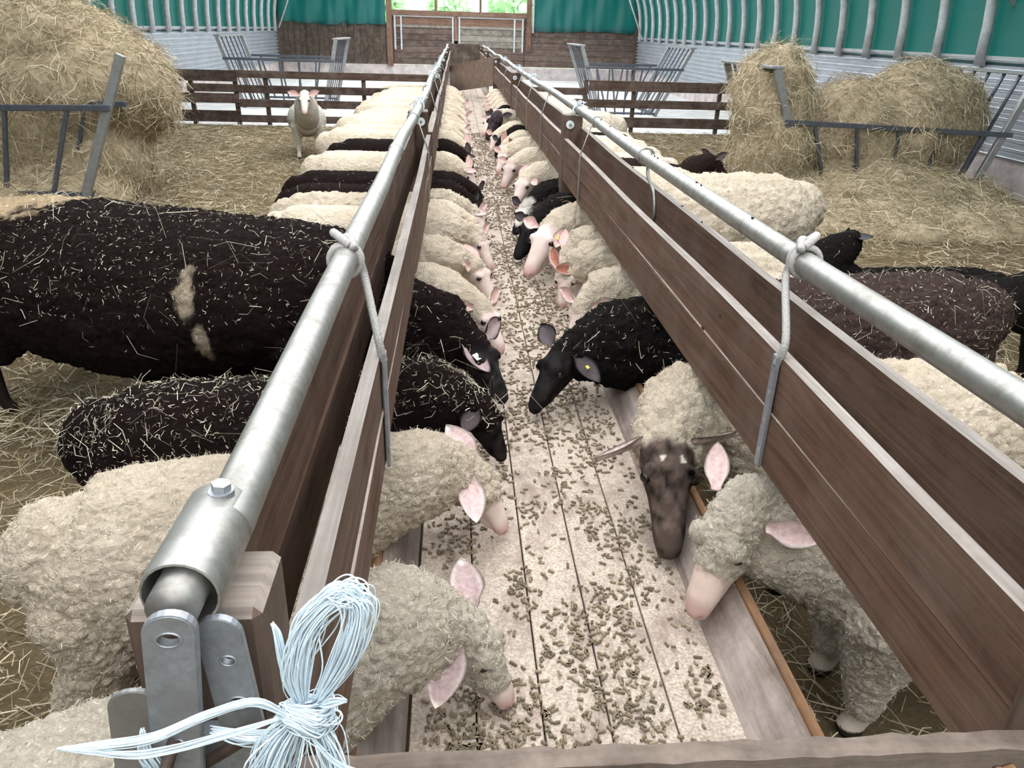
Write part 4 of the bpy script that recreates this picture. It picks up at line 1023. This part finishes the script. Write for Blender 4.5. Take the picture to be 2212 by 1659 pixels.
sheep('r3', (RX+.02, 2.72), (2.25, 2.98), (.40, 2.60, .575), (.255, 2.47, .405), 'black', w=.27, h=.78, vox=.0115, wa=.02, rn=.165, zc=.57, amp=.013, lump=.032, straw=2200, fuzz=8000,
      patches=(((1.95, 2.95, .6), (1.0, .7, .6), (.070, .046, .040)),),
      ears=(((-.03, .15, .04), (-.5, -.3, .8)), ((.09, -.13, -.07), (0, -.6, .8))), ear_len=.15, tag_col=(1, 'ear_tag_yellow', .014), face=(.012, .0105, .0105), lab='big black-headed sheep with dusty brown strawy back, nose to nose across the trough')
sheep('r4', (RX, 3.22), (1.9, 3.34), (.56, 3.16, .575), (.47, 3.06, .415), 'cream', w=.2, h=.66, vox=.0145, wa=.08, lump=.03, amp=.013, lab='cream sheep whose face is hidden behind the big black one')
sheep('r5', (RX, 3.66), (1.85, 3.70), (.545, 3.66, .585), (.51, 3.56, .41), 'cream', w=.18, h=.66, vox=.0135, wa=.07, amp=.013, ears=(((-.04, .10, .10), (-.6, -.7, .2)), ((-.12, -.06, .02), (-.1, -.8, .4))), earcols=((.66, .54, .48), (.34, .13, .09), (.7, .58, .52)), lab='cream sheep with short reddish-brown ear openings and a dark eye')
sheep('r5b', (RX, 3.98), (1.9, 3.98), (.60, 3.95, .595), (.51, 3.88, .415), 'cream', w=.15, h=.64, vox=.0145, ears=(((.02, .10, .10), (-.3, -.9, .2)), None), lab='cream sheep with one pink ear pricked up over the red-eared one')
sheep('r6', (RX+.02, 4.52), (2.2, 4.78), (.545, 4.33, .615), (.375, 4.10, .43), 'cream', w=.34, h=.88, vox=.0145, wa=.015, rn=.135, lump=.04, amp=.013, face=(.60, .49, .45), ear_out=.060, ears=(None, ((-.07, -.15, -.09), (-.1, -.75, .6))), tag_col=(1, 'ear_tag_yellow', .036), ear_len=.15, straw=60, fuzz=6000, lab='large shaggy ewe with a long bare pinkish face and a yellow ear tag')
sheep('r7', (RX, 4.92), (1.85, 5.30), (.49, 4.70, .575), (.345, 4.50, .415), 'black', w=.19, h=.68, vox=.017, straw=120, wa=.06, patches=(((.42, 4.80, .62), (.05, .05, .04), (.55, .48, .38)),), lab='black-faced sheep with a cream topknot beside the large tagged ewe')
sheep('r8', (RX, 5.40), (1.9, 5.68), (.48, 5.18, .575), (.37, 5.06, .415), 'black', w=.2, h=.70, vox=.017, amp=.012, lump=.04, straw=110, patches=(((.46, 5.1, .55), (.11, .12, .10), (.6, .56, .5)),), lab='curly black sheep with a white and black patched head by the steel post foot')
sheep('r9', (RX, 6.18), (1.95, 6.25), (.55, 6.12, .59), (.43, 5.93, .42), 'cream', w=.2, h=.68, vox=.017, amp=.009, lump=.03, ears=(((.07, .08, .10), (-.5, -.8, .3)), ((.03, -.12, -.03), (-.3, -.9, .3))), wa=.03, lab='cream sheep with a tall swept-back ear just past the first steel-footed post')
sheep('r10', (RX, 6.95), (1.95, 7.0), (.50, 6.88, .59), (.385, 6.70, .42), 'cream', w=.2, h=.68, vox=.019, amp=.009, lump=.03, wa=.03, face=(.5, .40, .37), lab='cream sheep with a greyish pink face and a dark eye')
sheep('r11', (RX, 7.65), (1.95, 7.7), (.48, 7.60, .58), (.37, 7.45, .415), 'cream', w=.2, h=.68, vox=.019, amp=.009, lump=.03, wa=.05, lab='cream sheep with a crinkled fleece after the greyish-faced one')
sheep('r12', (RX, 8.2), (1.95, 8.2), (.52, 8.15, .59), (.40, 8.0, .415), 'cream', w=.18, h=.68, vox=.021, ears=(((.04, .05, .12), (-.5, -.8, .3)), ((.0, -.10, .06), (-.3, -.9, .3))), earcols=((.6, .48, .42), (.4, .2, .16), None), lab='cream sheep with two small reddish ears')
sheep('r13', (RX, 8.66), (1.95, 8.6), (.50, 8.55, .57), (.40, 8.42, .415), 'black', w=.17, h=.66, vox=.022, lab='thin black back wedged between cream sheep before the big dark-faced one')
sheep('r13b', (RX, 9.05), (1.95, 9.0), (.46, 8.95, .58), (.36, 8.8, .415), 'cream', w=.18, h=.66, vox=.022, lab='cream sheep next to the big dark-faced one')
sheep('r14', (RX, 9.75), (2.0, 9.75), (.49, 9.55, .72), (.345, 9.32, .50), 'grey', w=.24, h=.78, vox=.017, wa=-.03, rn=.14, zc=.60, face=(.035, .026, .028), earcols=((.03, .022, .024), (.05, .04, .04), None), lab='big dark-faced sheep with raised head and beige neck')
sheep('r15', (RX, 10.35), (1.95, 10.3), (.45, 10.25, .60), (.32, 10.05, .45), 'cream', w=.18, h=.68, vox=.022, wa=.02, lab='white-faced sheep with head up behind the big dark-faced one')
sheep('r16', (RX, 10.95), (1.95, 11.0), (.55, 10.9, .62), (.45, 10.8, .44), 'black', w=.18, h=.66, vox=.024, lab='small black sheep at the second steel-footed post')
for i, y in enumerate((11.5, 12.1, 12.75, 13.4, 14.1)):
    sheep('s%d' % i, (RX, y), (1.95, y+.03), (.55, y-.03, .58), (.44, y-.12, .42), 'cream', w=.19, h=.68, vox=.026, lab='cream sheep in the far bunch by the slanting plywood board', group='far bunch by the plywood')
# ---- other sheep of the far pen side
sheep('p1', (2.10, 4.20), (3.25, 4.25), (2.28, 4.28, .60), (2.05, 4.32, .50), 'black', w=.19, h=.43, vox=.0145, zc=.44, wa=-.02, face=(.022, .021, .022), straw=120, earcols=((.02, .02, .022), (.04, .04, .045), (.05, .05, .055)), ears=(None, ((.20, -.02, .02), (0, -.4, 1))), lab='black sheep with grey-black raised head standing against the hay heap')
sheep('p3', (2.66, 3.42), (3.8, 3.38), (2.52, 3.5, .5), (2.37, 3.55, .40), 'black', w=.22, h=.72, vox=.0155, zc=.5, straw=200, amp=.004, lab='black sheep with fine pale flecks behind the dusty brown back')
sheep('p4', (1.86, 6.34), (.95, 6.42), (2.06, 6.30, .735), (2.24, 6.33, .60), 'brown', w=.20, h=.72, vox=.015, zc=.57, straw=40, wa=.02, ears=(((.10, -.02, .07), (-.2, -.9, .2)), ((-.10, -.02, .09), (.2, -.9, .2))), ear_len=.11, patches=(((1.5, 6.3, .6), (1.2, .6, .6), (.028, .017, .014)),), lab='dark brown sheep whose two ears stand up over the big shaggy cream back')

for S in SHEEP: add_job(S['key'], build_pieces(S), S['vox'])
# lone standing sheep looking at the camera
st_x, st_y = -1.92, 10.62
sheep('lone', (st_x+.02, st_y-.12), (st_x-.17, st_y+.85), (st_x+.06, st_y-.40, .845), (st_x+.075, st_y-.60, .655), 'white', w=.25, h=.70, vox=.014, zc=.60, rn=.15, wa=-.02, amp=.002, lump=.03, ears=(((-.13, -.02, .03), (.1, -1, .1)), ((.13, -.03, .05), (-.1, -1, .2))), ear_len=.15, lab='lone white sheep standing on the straw facing the hall front')
add_job('lone', build_pieces(SHEEP[-1]), .0125)
# hay heaps go through the same remesher
add_job('hayL', [sphere((-4.45, 8.15, .80), (1.30, .86, .92), 14), sphere((-3.55, 8.15, 1.05), (.68, .72, .52), 12), sphere((-4.1, 8.2, 1.45), (.95, .7, .36), 12), sphere((-4.3, 7.7, .08), (1.2, .75, .34), 12), sphere((-3.5, 8.1, .4), (.45, .6, .5), 12), sphere((-3.28, 8.25, 1.02), (.50, .66, .46), 12)], .05)
add_job('hayR', [sphere((3.42, 8.7, 1.0), (.40, .50, .60), 12), sphere((3.5, 8.7, .5), (.42, .62, .6), 12), sphere((4.7, 8.80, .62), (1.1, .66, .62), 14), sphere((5.2, 8.95, .85), (.72, .55, .56), 12), sphere((4.6, 8.15, .02), (1.35, .75, .40), 12), sphere((4.4, 7.6, .0), (1.45, 1.1, .20), 12), sphere((5.2, 7.6, .0), (.8, 1.0, .16), 12)], .05)
MESHES = run_jobs()
for i, S in enumerate(SHEEP): finish_sheep(S, MESHES[S['key']], i+1)

# ------------------------------------------------------------------ hay heaps
def hay(key, lab, nst, loc, up_bias=0.):
    me = MESHES[key]; co, e = mesh_np(me); co = smooth_np(co, e, 6)
    nn = normals_np(me, co); co = co+nn*((fbm(co*2.6, 3)-.5)*.22+(fbm(co*9, 8)-.5)*.06)[:, None]
    co[:, 2] = np.maximum(co[:, 2], -.02)
    root = thing('hay_heap', loc, lab, 'hay'); o0 = np.array(loc)
    nn = normals_np(me, co)
    me.vertices.foreach_set('co', (co-o0).ravel()); me.materials.clear(); me.materials.append(MATS['hay_inner']); me.update(); me.name = 'hay_core'
    ob = bpy.data.objects.new('hay_core', me); COL.objects.link(ob); ob.parent = root
    rg = np.random.default_rng(len(lab)); cand = np.where(co[:, 2] > .0)[0]
    pk = rg.choice(cand, nst); base = co[pk]+rg.normal(size=(nst, 3))*.02
    cl = fbm(base*3.1, 77); ang = cl*9
    tg = rg.normal(size=(nst, 3))*.7+np.stack([np.cos(ang)*.5, np.zeros(nst), -.55*np.ones(nst)], 1)
    tg -= nn[pk]*(tg*nn[pk]).sum(1)[:, None]; tg /= np.linalg.norm(tg, axis=1)[:, None]+1e-6
    dr = tg+nn[pk]*rg.uniform(-.08, .35, (nst, 1))
    strands_mesh('hay_strands', base, dr, rg.uniform(.07, .26, nst), .0042, haycols(nst, 1.05, rg), 'straw_strand', .5, root, rng=rg)
hay('hayL', 'tall shaggy hay heap bulging over the steel feeder beyond the black-brown sheep', 26000, (-4.3, 8.1, 0))
hay('hayR', 'long hay heap with one raised clump, spilling from the feeder by the corrugated wall', 30000, (4.5, 8.3, 0))

# ------------------------------------------------------------------ straw bedding (uncountable)
def bedding(name, x0, x1, y0, y1, n, lmin, lmax, wid, lab, mul=1., pw=1., flat=.12):
    rg = np.random.default_rng(n); y = y0+(y1-y0)*rg.random(n)**pw; x = rg.uniform(x0, x1, n)
    a = rg.uniform(0, 2*pi, n); base = np.stack([x, y, rg.uniform(.002, .035, n)], 1)
    dr = np.stack([np.cos(a), np.sin(a), rg.normal(0, flat, n)], 1)
    patch = .45+.9*fbm(base*np.array([1.3, 1.3, 0]), 5)
    o = strands_mesh(name, base, dr, rg.uniform(lmin, lmax, n), wid, haycols(n, mul, rg)*patch[:, None], 'straw_strand', .5, origin=((x0+x1)/2, (y0+y1)/2, 0), rng=rg)
    tag(o, lab, 'straw', kind='stuff')
bedding('straw_bedding', -6, -.4, 3.0, 14.3, 36000, .06, .22, .0045, 'loose trampled straw bedding in the pen of the lone white sheep', 1.0, 1.2)
bedding('straw_bedding', .9, 6.3, 3.6, 14.3, 26000, .06, .22, .0045, 'loose trampled straw bedding around the long hay heap', 1.0, 1.2)
bedding('straw_bedding', -2.2, -.3, .1, 3.5, 7000, .05, .18, .003, 'trodden straw under the sheep near the twine', 1., 1., .25)
bedding('straw_bedding', .7, 2.4, .3, 3.5, 6000, .05, .16, .003, 'trodden straw under the barrier next to the curly-headed lamb', 1., 1., .25)

# ------------------------------------------------------------------ feed pellets
rg = np.random.default_rng(3)
def pellet_points(n):
    out = []
    while sum(len(o) for o in out) < n:
        m = 40000; y = .80+(11.-.80)*rg.random(m)**1.7; x = rg.uniform(-.09, .57, m); p = np.stack([x, y, np.zeros(m)], 1)
        dn = fbm(p*np.array([6.5, 4.5, 1]), 12, 3); thr = .50-.13*np.exp(-((x-.42)/.12)**2)*sstep(1.1, 1.4, y)-.10*sstep(1.8, 3.0, y)+.07*sstep(1.5, .9, y)+.07*(x < .12)
        keep = rg.random(m) < sstep(thr-.12, thr+.14, dn)*.9+.04; out.append(p[keep])
    return np.concatenate(out)[:n]
def pellet_mesh():
    q = MB(); q.tube([(0, -.5, 0), (0, .5, 0)], .5, 7); return q
NP_ = 9500
P = pellet_points(NP_); P[:, 2] = .3535
order = np.argsort(P[:, 1]); P = P[order]
ln = rg.uniform(.009, .020, NP_); an = rg.uniform(0, pi, NP_); rad = .0034
pc = np.array([[.19, .150, .098]])*rg.uniform(.65, 1.5, (NP_, 1))
q = MB(); q.tube([(0, -.0062, 0), (0, -.0055, 0), (0, .0055, 0), (0, .0062, 0)], [.0028, .0034, .0034, .0028], 7)
pel_meshes = []
for k in range(6):
    o = q.build('feed_pellet', 'pellet'); me = o.data; ca = me.color_attributes.new('col', 'FLOAT_COLOR', 'POINT')
    c = np.ones((len(me.vertices), 4)); c[:, :3] = np.array([.19, .150, .098])*(.65+.17*k); ca.data.foreach_set('color', c.ravel()); pel_meshes.append(me); bpy.data.objects.remove(o)
for k in range(300):
    o = bpy.data.objects.new('feed_pellet', pel_meshes[k % 6]); COL.objects.link(o); o.location = P[k]; o.rotation_euler = (0, 0, an[k]); o.scale = (1, ln[k]/.0124, 1)
    tag(o, 'short olive-brown feed pellet lying on the dusty trough planks', 'pellet', 'feed pellets nearest the open trough end')
nb = 6; ca_, sa_ = np.cos(an), np.sin(an)
Vs, Fs, Cs = [], [], []
ringa = np.linspace(0, 2*pi, nb, endpoint=False)
i0 = 300; m = NP_-i0
yy = np.repeat(np.stack([-ln/2, ln/2], 1)[:, :, None], nb, 2); xx = np.tile(rad*np.cos(ringa), (NP_, 2, 1)); zz = np.tile(rad*np.sin(ringa), (NP_, 2, 1))
pile = (rg.random(NP_) < .12)*.005
vx = xx*ca_[:, None, None]-yy*sa_[:, None, None]+P[:, 0][:, None, None]; vy = xx*sa_[:, None, None]+yy*ca_[:, None, None]+P[:, 1][:, None, None]; vz = zz+P[:, 2][:, None, None]+pile[:, None, None]
vv = np.stack([vx, vy, vz], -1)[i0:].reshape(-1, 3)
tri = []
for j in range(nb): tri.append([j, (j+1) % nb, nb+(j+1) % nb, nb+j])
quads = (np.arange(m)[:, None, None]*2*nb+np.array(tri)[None]).reshape(-1, 4).tolist()
caps = []
for k in range(m): b0 = k*2*nb; caps.append([b0+j for j in range(nb)][::-1]); caps.append([b0+nb+j for j in range(nb)])
me = bpy.data.meshes.new('feed_pellets'); org = np.array([.24, 4, .35]); me.from_pydata((vv-org).tolist(), [], quads+caps)
ca = me.color_attributes.new('col', 'FLOAT_COLOR', 'POINT'); c = np.ones((len(vv), 4)); c[:, :3] = np.repeat(pc[i0:], 2*nb, 0); ca.data.foreach_set('color', c.ravel())
me.materials.append(MATS['pellet']); me.update()
o = bpy.data.objects.new('feed_pellets', me); COL.objects.link(o); o.location = org
tag(o, 'scattered olive-brown feed pellets along the trough between the two rows of sheep', 'feed', kind='stuff')

# ------------------------------------------------------------------ small things on the rails
rgt = random.Random(9)
for sd, x in (('hay-feeder', .775), ('twine-bow', -.235)):
    for yy in (5.12, 8.3, 10.25, 13.0):
        tw = thing('twine_tie', (x, yy, 1.16), 'frayed white twine tied round the %s side pipe rail' % sd, 'twine', 'twine ties on the %s side rail' % sd)
        q = MB(); q.tube([(x+.034*cos(a), yy+.004*sin(3*a), 1.197+.034*sin(a)) for a in np.linspace(0, 2*pi, 18)[:-1]], .004, 5, closed=True); q.tube([(x+.033*cos(a), yy+.012, 1.197+.033*sin(a)) for a in np.linspace(0, 2*pi, 18)[:-1]], .004, 5, closed=True); q.build('loop', 'twine', tw, smooth=True)
        q = MB()
        for k in range(6):
            q.tube(catmull([(x, yy, 1.228), (x+rgt.uniform(-.03, .03), yy+rgt.uniform(-.03, .03), 1.245+rgt.uniform(-.01, .02)), (x+rgt.uniform(-.07, .07), yy+rgt.uniform(-.06, .06), 1.235+rgt.uniform(-.05, .02))], 4), .0022, 5)
        q.build('loose_end', 'twine', tw, smooth=True)
def fly(p, ang, grp, lab):
    f = thing('fly', tuple(p), lab, 'fly', grp); c, s_ = cos(ang), sin(ang)
    q = MB(); v, fc = sphere((0, 0, 0), (.0026, .0055, .0024), 5)
    q.v = [(p[0]+a[0]*c-a[1]*s_, p[1]+a[0]*s_+a[1]*c, p[2]+.0022+a[2]) for a in v]; q.f = fc; q.m = [0]*len(fc); q.build('body', 'insect_black', f, smooth=True)
    q = MB()
    for sg in (-1, 1):
        n0 = len(q.v)
        for (a, b_) in ((0, .001), (sg*.0035, -.006), (sg*.001, -.0085), (0, -.003)): q.v.append((p[0]+a*c-b_*s_, p[1]+a*s_+b_*c, p[2]+.0052))
        q.f.append([n0, n0+1, n0+2, n0+3]); q.m.append(0)
    q.build('wings', 'muck', f)
for k, yy in enumerate((2.42, 2.47, 2.98, 3.03, 3.08, 4.0, 4.3, 1.95)):
    fly((.775-.004+.006*sin(yy*1.3+1)+.004*sin(yy*3.1), yy, 1.197+.0262+.006*sin(yy*.9+2)), rgt.uniform(0, 6), 'flies on the pipe rail', 'small black fly resting on the galvanised pipe rail')
for k, yy in enumerate((2.5, 2.75, 3.3, 3.6)):
    fly((.814, yy, 1.0835), rgt.uniform(0, 6), 'flies on the outer board', 'small black fly resting on the grey edge of the outer barrier board')
